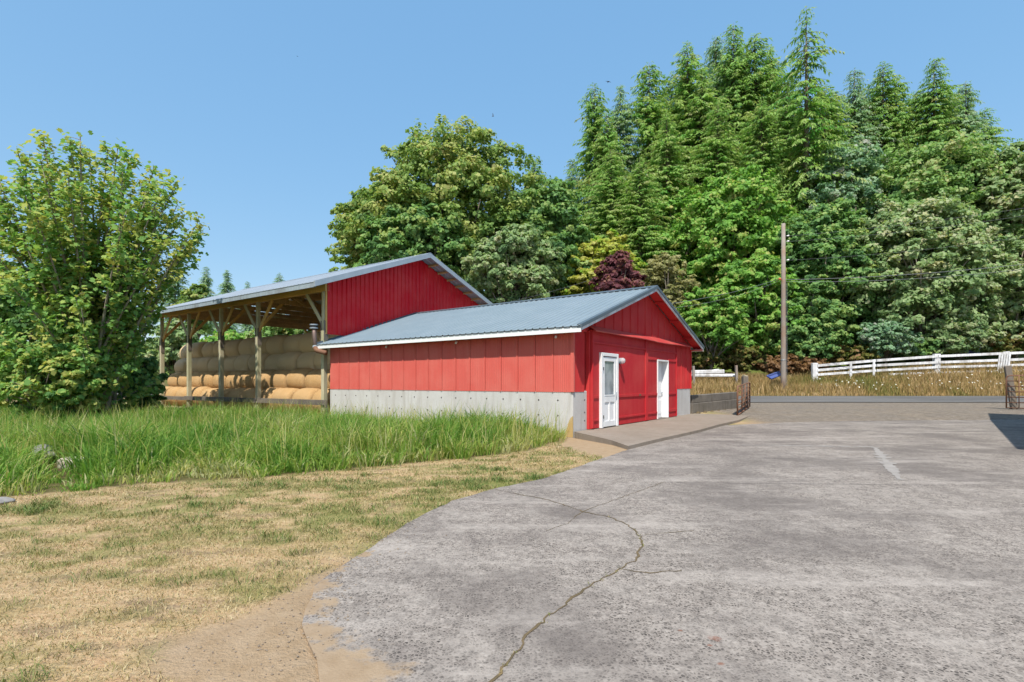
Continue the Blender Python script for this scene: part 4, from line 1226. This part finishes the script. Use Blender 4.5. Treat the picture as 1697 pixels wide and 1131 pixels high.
broadleaf('maple_tree', 'light green tree close behind and left of the utility pole', 1258, 395, 72, 610, 47, 'leaf_bright', 110, 270, 100, .30, BK, 15, .8, .3)
broadleaf('young_maple_tree', 'small vivid green maple with bare stem at the outbuilding corner', 1178, 470, 58, 590, 42.5, 'leaf_bright', 111, 210, 100, .25, BK, 13, .9, .2)
broadleaf('alder_tree', 'blue-green tree under the tallest fir', 1402, 198, 88, 520, 56, 'leaf_bluegreen', 112, 340, 100, .36, BK, 18, .8, .35)
broadleaf('maple_tree', 'tall olive maple in the middle of the right-hand wood', 1545, 186, 118, 560, 52, 'leaf_mid', 113, 480, 105, .36, BK, 22, .75, .25)
broadleaf('maple_tree', 'tall grey-green maple cut by the right edge of the picture', 1690, 196, 105, 560, 50, 'leaf_greygreen', 114, 420, 105, .36, BK, 20, .75, .25)
broadleaf('maple_tree', 'dark leafy maple just right of the pole', 1375, 318, 100, 580, 49, 'leaf_deep', 115, 420, 105, .33, BK, 20, .7, .2, 'bark_pale')
broadleaf('maple_tree', 'broad grey-green maple with pale trunk behind the white fence', 1532, 330, 125, 575, 46.5, 'leaf_greygreen', 116, 560, 105, .32, BK, 24, .6, .2, 'bark_pale', trunk=.38)
broadleaf('maple_tree', 'low grey-green maple behind the fence at the right edge', 1680, 372, 92, 590, 45.5, 'leaf_greygreen', 117, 330, 105, .32, BK, 16, .7, .2, 'bark_pale')
broadleaf('maple_tree', 'bright low maple filling the gap above the pole base', 1330, 450, 60, 615, 46, 'leaf_deep', 118, 220, 100, .28, BK, 12, .8, .2)
broadleaf('maple_tree', 'vivid green tree at the foot of the firs', 1110, 300, 80, 520, 57, 'leaf_bright', 119, 280, 100, .36, BK, 14, .8, .3)

# shrubs and undergrowth on the bank
SH = 'shrubs on the roadside bank'
for i, (lab, px, top, half, bot, Y, mt, nc) in enumerate((
    ('yellow-green bramble thicket beside the outbuilding corner', 1165, 575, 40, 620, 43, 'bramble', 120),
    ('yellowing bramble thicket left of the blue sheet', 1232, 572, 42, 618, 43.5, 'bramble', 130),
    ('rust-brown dead fern clump around the pole foot', 1290, 588, 42, 625, 43, 'fern', 130),
    ('rust-brown dead fern clump left of the white fence end', 1338, 592, 34, 618, 44, 'fern', 100),
    ('dark green elder bush right of the pole', 1352, 520, 48, 606, 44.5, 'deep', 170),
    ('rusty fern and bramble mix above the first fence rail', 1412, 572, 45, 606, 45, 'bramble', 120),
    ('blue-green elder bush in the middle behind the fence', 1470, 530, 50, 594, 44.5, 'bluegreen', 170),
    ('leafy green bush right of the pale trunk behind the fence', 1590, 528, 58, 592, 44.5, 'greygreen', 190),
    ('yellow-green bush behind the fence at the right edge', 1680, 545, 52, 590, 44.5, 'bramble', 150),
    ('green thicket closing the view above the fence boards', 1530, 560, 50, 596, 45.2, 'deep', 140))):
    broadleaf('bush', lab, px, top, half, bot, Y, 'leaf_' + mt, 200 + i * 3, nc, 80, .22, SH, 10, .6, .1, 'bark', .34, .45, 'bush', .05)
for i, (px, top, half) in enumerate(((950, 520, 80), (1060, 540, 70))):
    broadleaf('bush', ('green thicket behind the outbuilding roof ridge, under the lime tree', 'green thicket behind the right roof slope of the outbuilding')[i], px, top, half, 615, 46, 'leaf_deep', 260 + i, 110, 80, .3, SH, 10, .6, .1, 'bark', .34, .45, 'bush', .05)

# ------------------------------------------------------------------ firs
def conifer_mesh(H, R, seed, droop, dens=1.0, open_=0.0):
    r = np.random.default_rng(seed)
    P, D, Nn, T, L = [], [], [], [], []
    br = MB()
    br.tube([(0, 0, 0), (.05, 0, H * .5), (0, 0, H)], [H * .011 + .05, H * .007, .015], 8)
    z = H * (.2 if open_ == 0 else .3)
    while z < H - .2:
        f = z / H
        ln = R * (1 - f) ** .62 + .35
        nb = int(round((6 + 3 * (1 - f)) * dens)) or 1
        a0 = r.uniform(0, 6.28)
        for k in range(nb):
            a = a0 + k * 6.283 / nb + r.uniform(-.3, .3)
            l = ln * r.uniform(.5, 1.2) * (1 + .28 * math.sin(a * 2 + z * .35 + seed) + .16 * math.sin(z * 1.1 + seed * 2))
            if r.random() < open_: l *= .45
            zz = z + r.uniform(-.25, .25)
            dirn = np.array([math.cos(a), math.sin(a), 0])
            n = max(3, int(l / .30))
            u = (np.arange(n) + r.random(n)) / n
            u = u[u > .12]
            rise = .22 * l * u - droop * l * u ** 1.8
            pts = dirn * (l * u)[:, None] + np.array([0, 0, zz]); pts[:, 2] += rise
            tang = dirn[None] + np.array([0, 0, 1]) * (.22 - 1.8 * droop * u ** .8)[:, None]
            side = np.array([-dirn[1], dirn[0], 0])
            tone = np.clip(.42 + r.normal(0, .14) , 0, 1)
            for sgn in (-1, 0, 1):
                m = len(u)
                d = unit(tang * .75 + side * sgn * r.uniform(.5, 1.0, m)[:, None] + np.array([0, 0, -1]) * r.uniform(.15, .6, m)[:, None] * (1 + droop) + r.normal(size=(m, 3)) * .12)
                s = (.40 + .46 * (1 - u) * min(1, l / 2.5)) * r.uniform(.7, 1.3, m) * (1 if sgn else .8) * min(1.25, .55 + l * .28)
                P.append(pts + r.normal(size=(m, 3)) * .05); D.append(d); L.append(s)
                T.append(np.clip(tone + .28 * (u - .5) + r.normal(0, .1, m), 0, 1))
            if l > 1.2:
                br.tube([tuple(np.array([0, 0, zz])), tuple(dirn * l * .5 + np.array([0, 0, zz + (.11 - droop * .29) * l])), tuple(dirn * l * .9 + np.array([0, 0, zz + (.2 - droop * .83) * l]))], [.05, .03, .01], 4, False)
        z += r.uniform(.42, .62) * (1.0 if f < .75 else .75) * (1 + open_ * .5)
    # leader
    P = np.concatenate(P); D = np.concatenate(D); T = np.concatenate(T); L = np.concatenate(L)
    n = len(P)
    w = unit(np.cross(D, np.array([0, 0, 1.0]) + r.normal(size=(n, 3)) * .4))
    W = (L * .29)[:, None]; Ll = L[:, None]
    nrm = np.cross(w, D)
    V = np.stack([P, P + D * Ll * .45 + w * W * .5 + nrm * Ll * .05, P + D * Ll + np.array([0, 0, -1]) * Ll * .12, P + D * Ll * .45 - w * W * .5 + nrm * Ll * .05], 1).reshape(-1, 3)
    return quads('crown', V, T), br.mesh('trunk', True)

CM = {'fir': [conifer_mesh(38, 7.8, 1, .35), conifer_mesh(38, 7.2, 2, .45), conifer_mesh(38, 8.2, 3, .4)],
      'hemlock': [conifer_mesh(40, 6.4, 4, .62, .8, .25)]}
FG = 'firs on the wooded hill'
def fir(name, label, px, top, Y, wid, mt, var, rot, kind='fir', zbase=None):
    X = (px - CX) / F_PX * Y
    zb = float(height(X, Y)) - .3 if zbase is None else zbase
    z1 = CAMH + (HZ - top) / F_PX * Y
    cr, tr = CM[kind][var]
    H0 = 38 if kind == 'fir' else 40
    sc = (z1 - zb) / H0
    root = empty(name, (X, Y, zb), rot, label, 'tree', FG)
    c = link('crown', cr, None, root); t = link('trunk', tr, None, root)
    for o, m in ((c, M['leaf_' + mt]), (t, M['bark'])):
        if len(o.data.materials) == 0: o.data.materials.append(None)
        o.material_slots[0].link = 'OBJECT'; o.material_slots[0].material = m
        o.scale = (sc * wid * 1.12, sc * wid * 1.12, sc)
    return root
for i, a in enumerate((
    ('leftmost tall narrow fir of the wood, beside the maples', 985, 138, 62, .85, 'fir', 0),
    ('second fir from the left with a bluish tip', 1028, 140, 66, .9, 'fir_blue', 1),
    ('third fir from the left with a ragged top', 1076, 104, 66, 1.0, 'fir_yellow', 2),
    ('drooping yellow-green fir in front of the left firs', 1105, 185, 58, 1.05, 'fir_yellow', 1),
    ('sharp-topped bright fir left of the tallest cluster', 1140, 70, 64, .95, 'fir_yellow', 0),
    ('slim fir behind the tall cluster, left side', 1186, 60, 70, .85, 'fir_blue', 2),
    ('highest fir of the central cluster', 1216, 38, 67, 1.0, 'fir', 1),
    ('bushy fir at the right of the central cluster', 1250, 56, 66, 1.0, 'fir', 2),
    ('shorter fir leaning out right of the central cluster', 1276, 76, 68, .9, 'fir_yellow', 0),
    ('yellow-tinged fir standing low in front of the central cluster', 1190, 170, 58, 1.05, 'fir_yellow', 2),
    ('full dark fir low in front, left of the tallest hemlock', 1262, 165, 58, 1.05, 'fir', 0),
    ('low broad fir at the left foot of the wood', 1012, 250, 56, 1.1, 'fir_yellow', 2),
    ('soft yellow fir low in the middle of the left firs', 1060, 262, 54, 1.1, 'fir_yellow', 0),
    ('bluish fir right of the tallest hemlock', 1416, 113, 66, .9, 'fir_blue', 1),
    ('twin-topped dark fir, taller left stem', 1463, 102, 66, .85, 'fir', 0),
    ('twin-topped dark fir, shorter right stem', 1486, 126, 66, .85, 'fir', 2),
    ('narrow fir towards the right, standing alone above the maples', 1548, 95, 64, .95, 'fir', 1),
    ('ragged rightmost fir above the maples', 1600, 135, 64, .9, 'fir_blue', 2),
    ('small fir peeping up right of the huge maple', 886, 264, 62, .9, 'fir', 0),
    ('small pale fir between maple and left firs', 948, 262, 64, .9, 'fir_blue', 1),
    ('grey-green fir filling behind the blue-green tree', 1380, 150, 70, 1.0, 'fir_blue', 2),
    ('mid-height fir between the first two at the left of the wood', 1006, 185, 60, 1.1, 'fir_yellow', 1),
    ('mid-height fir between the third fir and the sharp-topped one', 1112, 122, 69, 1.0, 'fir', 2),
    ('mid-height fir between sharp-topped fir and central cluster', 1164, 112, 62, 1.1, 'fir_yellow', 1),
    ('mid-height fir just left of the tallest hemlock', 1305, 128, 64, 1.1, 'fir', 1),
    ('mid-height fir just right of the tallest hemlock', 1366, 140, 60, 1.1, 'fir_yellow', 0),
    ('mid-height fir between bluish fir and the twin tops', 1440, 148, 68, 1.1, 'fir_blue', 0),
    ('mid-height fir right of the twin tops', 1518, 150, 66, 1.1, 'fir_yellow', 2),
    ('mid-height fir between the two rightmost firs', 1574, 150, 67, 1.1, 'fir', 0),
    ('lowest fir at the right end of the fir skyline', 1632, 178, 66, 1.1, 'fir', 1))):
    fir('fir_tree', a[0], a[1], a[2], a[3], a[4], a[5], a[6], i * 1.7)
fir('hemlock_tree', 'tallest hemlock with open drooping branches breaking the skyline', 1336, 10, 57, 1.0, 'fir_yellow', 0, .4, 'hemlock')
fir('fir_tree', 'dark bluish fir above the left end of the barn roof', 290, 424, 85, 1.1, 'fir_blue', 0, .3)
fir('fir_tree', 'distant narrow fir left of the pair beyond the barn roof', 342, 441, 120, .9, 'fir_blue', 1, 1.1)
fir('fir_tree', 'distant dark fir right of the pair beyond the barn roof', 376, 447, 120, 1.0, 'fir_blue', 2, 2.1)
fir('fir_tree', 'tiny far fir tip showing over the middle of the barn roof', 463, 452, 160, .8, 'fir_blue', 0, 3.1)
fir('fir_tree', 'tiny far fir tip left of the other over the barn roof', 410, 466, 160, .8, 'fir_blue', 1, 4.1)
broadleaf('maple_tree', 'small olive tree beyond the barn roof beside the far firs', 322, 462, 34, 560, 80, 'leaf_olive', 301, 120, 70, .5, None, 9)
broadleaf('willow_bush', 'light green thicket seen past the right end of the bales', 480, 520, 75, 632, 52, 'leaf_mid', 309, 150, 80, .4, None, 10, cat='bush')
broadleaf('willow_bush', 'bright green thicket seen through the open barn', 385, 545, 70, 632, 58, 'leaf_bright', 305, 150, 80, .4, None, 10, cat='bush')
broadleaf('willow_bush', 'pale green thicket behind the left end of the barn', 290, 530, 60, 632, 58, 'leaf_greygreen', 306, 140, 80, .4, None, 10, cat='bush')

# ------------------------------------------------------------------ the near maple on the left
def star_leaves(P, N, L, r):
    tpl = np.array([(0, -.5), (.46, -.26), (.27, 0), (.5, .27), (0, .54), (-.5, .27), (-.27, 0), (-.46, -.26)])
    n = len(P); k = len(tpl)
    a = unit(np.cross(N, r.normal(size=(n, 3)))); b = np.cross(N, a)
    V = P[:, None] + (a[:, None] * tpl[None, :, :1] + b[:, None] * tpl[None, :, 1:]) * L[:, None, None]
    V = V - N[:, None] * (np.abs(tpl[:, 0]) ** 1.5 * .35)[None, :, None] * L[:, None, None]
    return V.reshape(-1, 3), k

def near_maple():
    Y = 18.5; X = (154 - CX) / F_PX * Y
    r = np.random.default_rng(42); pr_ = random.Random(42)
    root = empty('maple_tree', (X, Y, -.05), 0, 'many-stemmed maple with yellowing leaves left of the hay barn', 'tree')
    cz, sx, sy, sz = 4.7, 4.0, 3.3, 5.3
    mb = MB(); P, T = [], []
    shoots = []
    for i in range(78):
        if i < 48:      # upright fan
            pol = math.acos(1 - (i + .5) / 48 * .66); az = i * 2.39996 + r.uniform(-.25, .25)
            d = np.array([math.sin(pol) * math.cos(az), math.sin(pol) * math.sin(az), math.cos(pol)])
            tip = np.array([d[0] * sx, d[1] * sy, cz + d[2] * sz * r.uniform(.86, 1.05)]) * np.array([r.uniform(.85, 1.08), 1, 1])
        else:           # low drooping skirt
            az = r.uniform(0, 6.283); q = r.uniform(.75, 1.05)
            tip = np.array([math.cos(az) * sx * q * (.45 if math.cos(az) > 0 else 1), math.sin(az) * sy * q, r.uniform(.9, 4.6)])
        b = np.array([r.normal(0, .28), r.normal(0, .28), 0])
        mid = b * .6 + tip * np.array([.32, .32, .5]) + r.normal(0, .12, 3)
        u = np.linspace(0, 1, 9)[:, None]
        c = (1 - u) ** 2 * b + 2 * u * (1 - u) * mid + u ** 2 * tip
        ln = np.linalg.norm(tip - b); ra = .018 + .0075 * ln
        mb.tube([tuple(p) for p in c], [ra * (1 - .85 * k / 8) for k in range(9)], 6)
        shoots.append((c, ln))
        tone0 = r.normal(0, .08)
        nt_ = int(ln * 3.5)
        for k in range(nt_):
            f = .22 + .78 * (k + r.random()) / nt_
            x = f * 8; i0 = min(7, int(x)); p = c[i0] + (c[i0 + 1] - c[i0]) * (x - i0)
            dd_ = unit(r.normal(size=3) + np.array([0, 0, .35]) + .5 * unit(c[min(8, i0 + 1)] - c[i0]))
            if p[0] > .5 and p[2] < 5.2 - .5 * p[0] and p[2] > 2.4 and r.random() < .5: continue
            tl = r.uniform(.3, .95) * (1.2 - .72 * f) * (1 if i < 46 else .9)
            e = p + dd_ * tl
            if k % 2 == 0: mb.tube([tuple(p), tuple((p + e) / 2 + np.array([0, 0, .04])), tuple(e)], [.012, .009, .004], 4, False)
            m = int(15 + 14 * r.random())
            w = r.random(m) ** .6
            pts = p + (e - p) * w[:, None] + r.normal(size=(m, 3)) * .13
            P.append(pts)
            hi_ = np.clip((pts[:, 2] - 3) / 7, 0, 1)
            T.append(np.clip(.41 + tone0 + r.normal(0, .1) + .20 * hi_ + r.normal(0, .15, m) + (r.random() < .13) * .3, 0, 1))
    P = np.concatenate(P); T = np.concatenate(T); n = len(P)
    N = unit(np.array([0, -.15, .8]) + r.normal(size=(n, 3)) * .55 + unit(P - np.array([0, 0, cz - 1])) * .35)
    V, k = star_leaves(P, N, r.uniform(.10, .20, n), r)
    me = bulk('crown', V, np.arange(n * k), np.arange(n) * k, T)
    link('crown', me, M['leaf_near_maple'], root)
    mb.build('trunk', M['bark_pale'], root, True)
    return n
near_maple()
# bushes below and beside it
broadleaf('bush', 'yellow-green sapling thicket at the foot of the near maple', 85, 560, 78, 700, 16.8, 'leaf_near_maple', 401, 150, 60, .15, 'bushes around the near maple', 10, .6, .1, 'bark', .34, .45, 'bush', .03)
broadleaf('bush', 'dark green bush at the left edge beyond the near maple', 10, 430, 110, 690, 24, 'leaf_deep', 403, 260, 80, .2, 'bushes around the near maple', 14, .7, .2, 'bark', .32, .42, 'bush', .05)
broadleaf('bush', 'dark elder bush between near maple and barn end', 232, 585, 42, 690, 21.5, 'leaf_deep', 405, 150, 80, .16, 'bushes around the near maple', 10, .7, .1, 'bark', .34, .45, 'bush', .03)

# ------------------------------------------------------------------ grasses
def blades(name, x, y, h, w, lean, tint, r, z=None, curl=.6, az=None):
    n = len(x)
    z = height(x, y) - .02 if z is None else z
    B = np.stack([x, y, z], 1)
    az = r.uniform(0, 6.283, n) if az is None else az
    l = np.stack([np.cos(az), np.sin(az), np.zeros(n)], 1) * (lean * h)[:, None]
    fa = r.uniform(0, 6.283, n); s = np.stack([np.cos(fa), np.sin(fa), np.zeros(n)], 1) * (w / 2)[:, None]
    up = np.array([0, 0, 1.0])
    m1 = B + up * (h * .55)[:, None] + l * .30
    tp = B + up * (h * (1 - curl * lean * .5))[:, None] + l
    V = np.stack([B - s * .7, B + s * .7, m1 + s, m1 - s, tp], 1).reshape(-1, 3)
    k = np.arange(n) * 5
    loops = np.stack([k, k + 1, k + 2, k + 3, k + 3, k + 2, k + 4], 1).ravel()
    starts = np.stack([np.arange(n) * 7, np.arange(n) * 7 + 4], 1).ravel()
    return bulk(name, V, loops, starts, np.repeat(tint, 2))

def scatter(n, x0, x1, y0, y1, keep, r):
    x = r.uniform(x0, x1, n); y = r.uniform(y0, y1, n)
    k = keep(x, y)
    return x[k], y[k]
r = np.random.default_rng(12)
vis = lambda x, y: (np.abs(x) < y * 1.02 + .6)
# tall meadow grass before the barn, growing in tufts
tx, ty = scatter(21000, -26, 2, 6, 26, lambda x, y: vis(x, y) & in_poly(x, y, TALL) & (r.random(len(x)) < np.clip(1.3 - y / 24, .3, 1)), r)
ted = -dist_poly(tx, ty, TALL) - .55 * np.clip(vnoise(tx * 1.3, ty * 1.3, 61, 3) - .38, 0, 1) * (ty < 13)
k = ted > 0; tx, ty, ted = tx[k], ty[k], ted[k]; m = len(tx)
n1 = vnoise(tx * .8, ty * .8, 31, 3); n2 = vnoise(tx * .4, ty * .4, 77, 2)
th = (.24 + .31 * sst(0, 1.4, ted)) * (.50 + .95 * n2) * (1 + .35 * sst(-5, 0, tx)) * r.uniform(.65, 1.3, m)
dryp = np.exp(-(((tx + 5.0) / .9) ** 2 + ((ty - 7.9) / .6) ** 2)) + .6 * np.exp(-(((tx + 7.2) / 1.5) ** 2 + ((ty - 7.6) / .6) ** 2))
th *= 1 - .4 * np.clip(dryp, 0, 1)
los = np.exp(-((tx / ty + .865) / .055) ** 2) * (ty < 9.2)          # trodden, sparse spot before the boulder and the rubble
th *= 1 - .72 * los
k = r.random(m) > .55 * los
tx, ty, ted, th, n1, dryp = tx[k], ty[k], ted[k], th[k], n1[k], dryp[k]; m = len(tx)
tt = .47 + 1.1 * (n1 - .5) + r.normal(0, .09, m) + .30 * (1 - sst(.1, .9, ted)) * r.random(m) + .55 * dryp + (r.random(m) < .05) * .35
idx = np.repeat(np.arange(m), 17); n = len(idx)
off = r.normal(0, .075, (n, 2)); x = tx[idx] + off[:, 0]; y = ty[idx] + off[:, 1]
h = th[idx] * r.uniform(.55, 1.25, n)
t = np.clip(tt[idx] + r.normal(0, .12, n) + (r.random(n) < .05) * .4, 0, 1)
tag(link('tall_grass', blades('tall_grass', x, y, h, r.uniform(.010, .024, n), r.uniform(.15, 1.15, n), t, r, None, .6, np.arctan2(off[:, 1], off[:, 0]) + r.normal(0, .5, n)), M['leaf_tall']), 'tall green meadow grass between lawn and barn', 'grass', None, 'stuff')
# pale seed stalks above it, thickest along the concrete wall
x, y = scatter(9000, -14, 2, 8, 24, lambda x, y: vis(x, y) & in_poly(x, y, TALL) & (r.random(len(x)) < .35 + .6 * (-dist_poly(x, y, TALL) < 1.2) * (y > 10)), r)
n = len(x)
tag(link('seed_stalks', blades('seed_stalks', x, y, r.uniform(.55, 1.05, n), r.uniform(.008, .016, n), r.uniform(.05, .4, n), np.clip(.9 + r.normal(0, .07, n), 0, 1), r), M['leaf_tall']), 'pale seed stalks standing above the meadow grass', 'grass', None, 'stuff')
# mown lawn
def lawn_keep(x, y):
    return vis(x, y) & (dist_poly(x, y, DRIVE) > -.015) & ~in_poly(x, y, TALL) & (dist_poly(x, y, DIRT) + .32 * (vnoise(x * 3, y * 3, 21, 3) - .5) > .02) & (dist_poly(x, y, strip) > -.02)
x, y = scatter(420000, -10, 2.2, 1.9, 13, lambda x, y: vis(x, y) & (r.random(len(x)) < np.clip(4.2 / y, .25, 1)), r)
k = lawn_keep(x, y) & (r.random(len(x)) > .75 * sst(.52, .70, vnoise(x * 1.5 + y, y * 3.4 - x * .6, 44, 3))); x, y = x[k], y[k]
gr = lawn_green(x, y); n = len(x)
clump = sst(.55, .75, vnoise(x * 4, y * 4, 91, 2)) * sst(.1, .5, gr)
t = np.clip(.72 - .42 * gr - .28 * clump + r.normal(0, .18, n), 0, 1)
h = (.026 + .03 * gr + .035 * clump) * r.uniform(.6, 1.6, n)
tag(link('lawn_grass', blades('lawn_grass', x, y, h, r.uniform(.003, .006, n) * np.clip(y / 4.5, .8, 2), r.uniform(.5, 1.5, n), t, r, height(x, y) - .012), M['leaf_lawn']), 'short dry straw-coloured lawn with green tufts', 'grass', None, 'stuff')
# weeds rooted in the crack
cx_ = np.array([[p.x, p.y] for p in CP2[::2]])
cx_ = np.repeat(cx_[r.random(len(cx_)) < .35], 9, 0) + r.normal(0, .012, (0, 2)) if False else np.repeat(cx_[vnoise(cx_[:, 0] * 3, cx_[:, 1] * 3, 8, 2) > .52], 6, 0)
cx_ = cx_ + r.normal(0, .012, cx_.shape); n = len(cx_)
tag(link('crack_weeds', blades('crack_weeds', cx_[:, 0], cx_[:, 1], r.uniform(.008, .03, n), np.full(n, .004), r.uniform(.3, 1, n), np.clip(r.normal(.35, .15, n), 0, 1), r, np.zeros(n)), M['leaf_lawn']), 'small weeds rooted in the driveway crack', 'weeds', None, 'stuff')
# dry roadside grass on the bank
x, y = scatter(60000, 6, 52, 35, 46, lambda x, y: vis(x, y) & (y - shift(x) > 36.35) & (y - shift(x) < 43), r)
n = len(x); nn = vnoise(x * .35, y * .35, 55, 3)
t = np.clip(.62 - 1.5 * np.clip(nn - .52, 0, 1) * sst(14, 26, x) + r.normal(0, .16, n), 0, 1)
h = (.25 + .62 * sst(36.4, 37.4, y - shift(x))) * r.uniform(.6, 1.25, n)
tag(link('dry_grass', blades('dry_grass', x, y, h, r.uniform(.02, .045, n), r.uniform(.1, .5, n), t, r), M['leaf_dry']), 'dry tan roadside grass on the bank below the fence', 'grass', None, 'stuff')
x, y = scatter(110, 22, 46, 36.6, 39.5, vis, r)
n = len(x); z = height(x, y) + r.uniform(.45, .95, n)
P = np.stack([x, y, z], 1)
Vf = kites(np.repeat(P, 2, 0) + r.normal(size=(2 * n, 3)) * .02, unit(np.repeat(np.array([[0, -.5, 1.0]]), 2 * n, 0) + r.normal(size=(2 * n, 3)) * .2), np.full(2 * n, .09), np.full(2 * n, .08), r)
tag(link('wild_carrot_flowers', quads('wild_carrot_flowers', Vf, np.ones(2 * n)), M['flower']), 'white wild carrot flowers dotted through the roadside grass', 'flowers', None, 'stuff')

# ------------------------------------------------------------------ stones, birds
def stone(name, mat, px, py, Y, sx, sy, sz, seed, label, cat='stone'):
    bm = bmesh.new(); bmesh.ops.create_icosphere(bm, subdivisions=3, radius=1)
    q = random.Random(seed); ph = [q.uniform(0, 6) for _ in range(6)]
    for v in bm.verts:
        f = 1 + .12 * math.sin(3 * v.co.x + ph[0]) + .1 * math.sin(4 * v.co.y + ph[1]) + .1 * math.sin(5 * v.co.z + ph[2]) + q.uniform(-.02, .02)
        v.co *= f; v.co.x *= sx; v.co.y *= sy; v.co.z *= sz
    me = bpy.data.meshes.new(name); bm.to_mesh(me); bm.free(); me.shade_smooth()
    o = link(name, me, mat, None, at(px, py, Y))
    return tag(o, label, cat)
stone('boulder', M['rock'], 75, 752, 9.3, .24, .2, .14, 3, 'blue-grey boulder half sunk in the tall grass at left', 'boulder')
stone('rubble_block', M['rubble'], 132, 768, 8.9, .30, .2, .12, 5, 'pale broken concrete lump in the grass right of the boulder', 'rubble')
stone('flat_stone', M['rock'], -2, 832, 6.2, .16, .1, .05, 8, 'flat grey stone on the lawn at the left edge', 'stone')
rp_ = random.Random(6); mb = MB()
for i in range(520):
    u, v_ = rp_.random(), rp_.random()
    px, py = 330 + 210 * u + (1 - v_) * 60 - 60, 960 + 165 * v_
    gx_, gy_ = gpt(px, py)
    if i >= 150:
        a_ = Vector(DRIVE[rp_.choice((9, 10, 11, 12, 13, 14))]); gx_, gy_ = a_.x + rp_.gauss(0, .16), a_.y + rp_.gauss(0, .25)
    elif not in_poly(np.array([gx_]), np.array([gy_]), DIRT)[0]: continue
    s = rp_.uniform(.003, .009); z = 0.001 if in_poly(np.array([gx_]), np.array([gy_]), DRIVE)[0] else float(height(gx_, gy_)) - .006
    vs = [(gx_ + dx * s * rp_.uniform(.6, 1.3), gy_ + dy * s * rp_.uniform(.6, 1.3), z + dz * s) for dx, dy, dz in ((1, 0, .2), (0, 1, .3), (-1, 0, .1), (0, -1, .2), (0, 0, 1), (0, 0, -.6))]
    mb.add(vs, [(0, 1, 4), (1, 2, 4), (2, 3, 4), (3, 0, 4), (1, 0, 5), (2, 1, 5), (3, 2, 5), (0, 3, 5)])
tag(mb.build('pebbles', M['pebble']), 'small pebbles scattered on the bare dirt patch', 'pebbles', None, 'stuff')

def bird(label, px, py, Y, span, roll, yaw, lift):
    o = empty('bird', at(px, py, Y), yaw, label, 'bird', 'swallows in the sky')
    o.rotation_euler = (0, roll, yaw)
    k = span
    MB().tube([(0, -.28 * k, 0), (0, -.2 * k, 0), (0, 0, 0), (0, .2 * k, 0), (0, .42 * k, .0)], [.01 * k, .06 * k, .08 * k, .05 * k, .012 * k], 8).build('body', M['bird'], o, True)
    for s in (-1, 1):
        MB().add([(s * .05 * k, -.12 * k, .02 * k), (s * .05 * k, .10 * k, .02 * k), (s * .30 * k, .06 * k, lift * .3 * k), (s * .28 * k, -.13 * k, lift * .3 * k), (s * .62 * k, .14 * k, lift * .55 * k),
                  (s * .05 * k, 0, .045 * k), (s * .29 * k, -.03 * k, lift * .3 * k + .02 * k)],
                 [(0, 5, 6, 3), (5, 1, 2, 6), (3, 6, 4), (6, 2, 4), (1, 0, 3, 2), (2, 3, 4)]).build('wing', M['bird'], o)
bird('brown bird gliding with level wings left of the firs', 1008, 136, 30, .30, .1, .2, .15)
bird('bird banking with raised wings above the huge maple', 817, 193, 30, .20, .5, 1.2, 1.3)
bird('tiny distant bird high over the barn', 493, 94, 60, .18, .3, .8, .6)
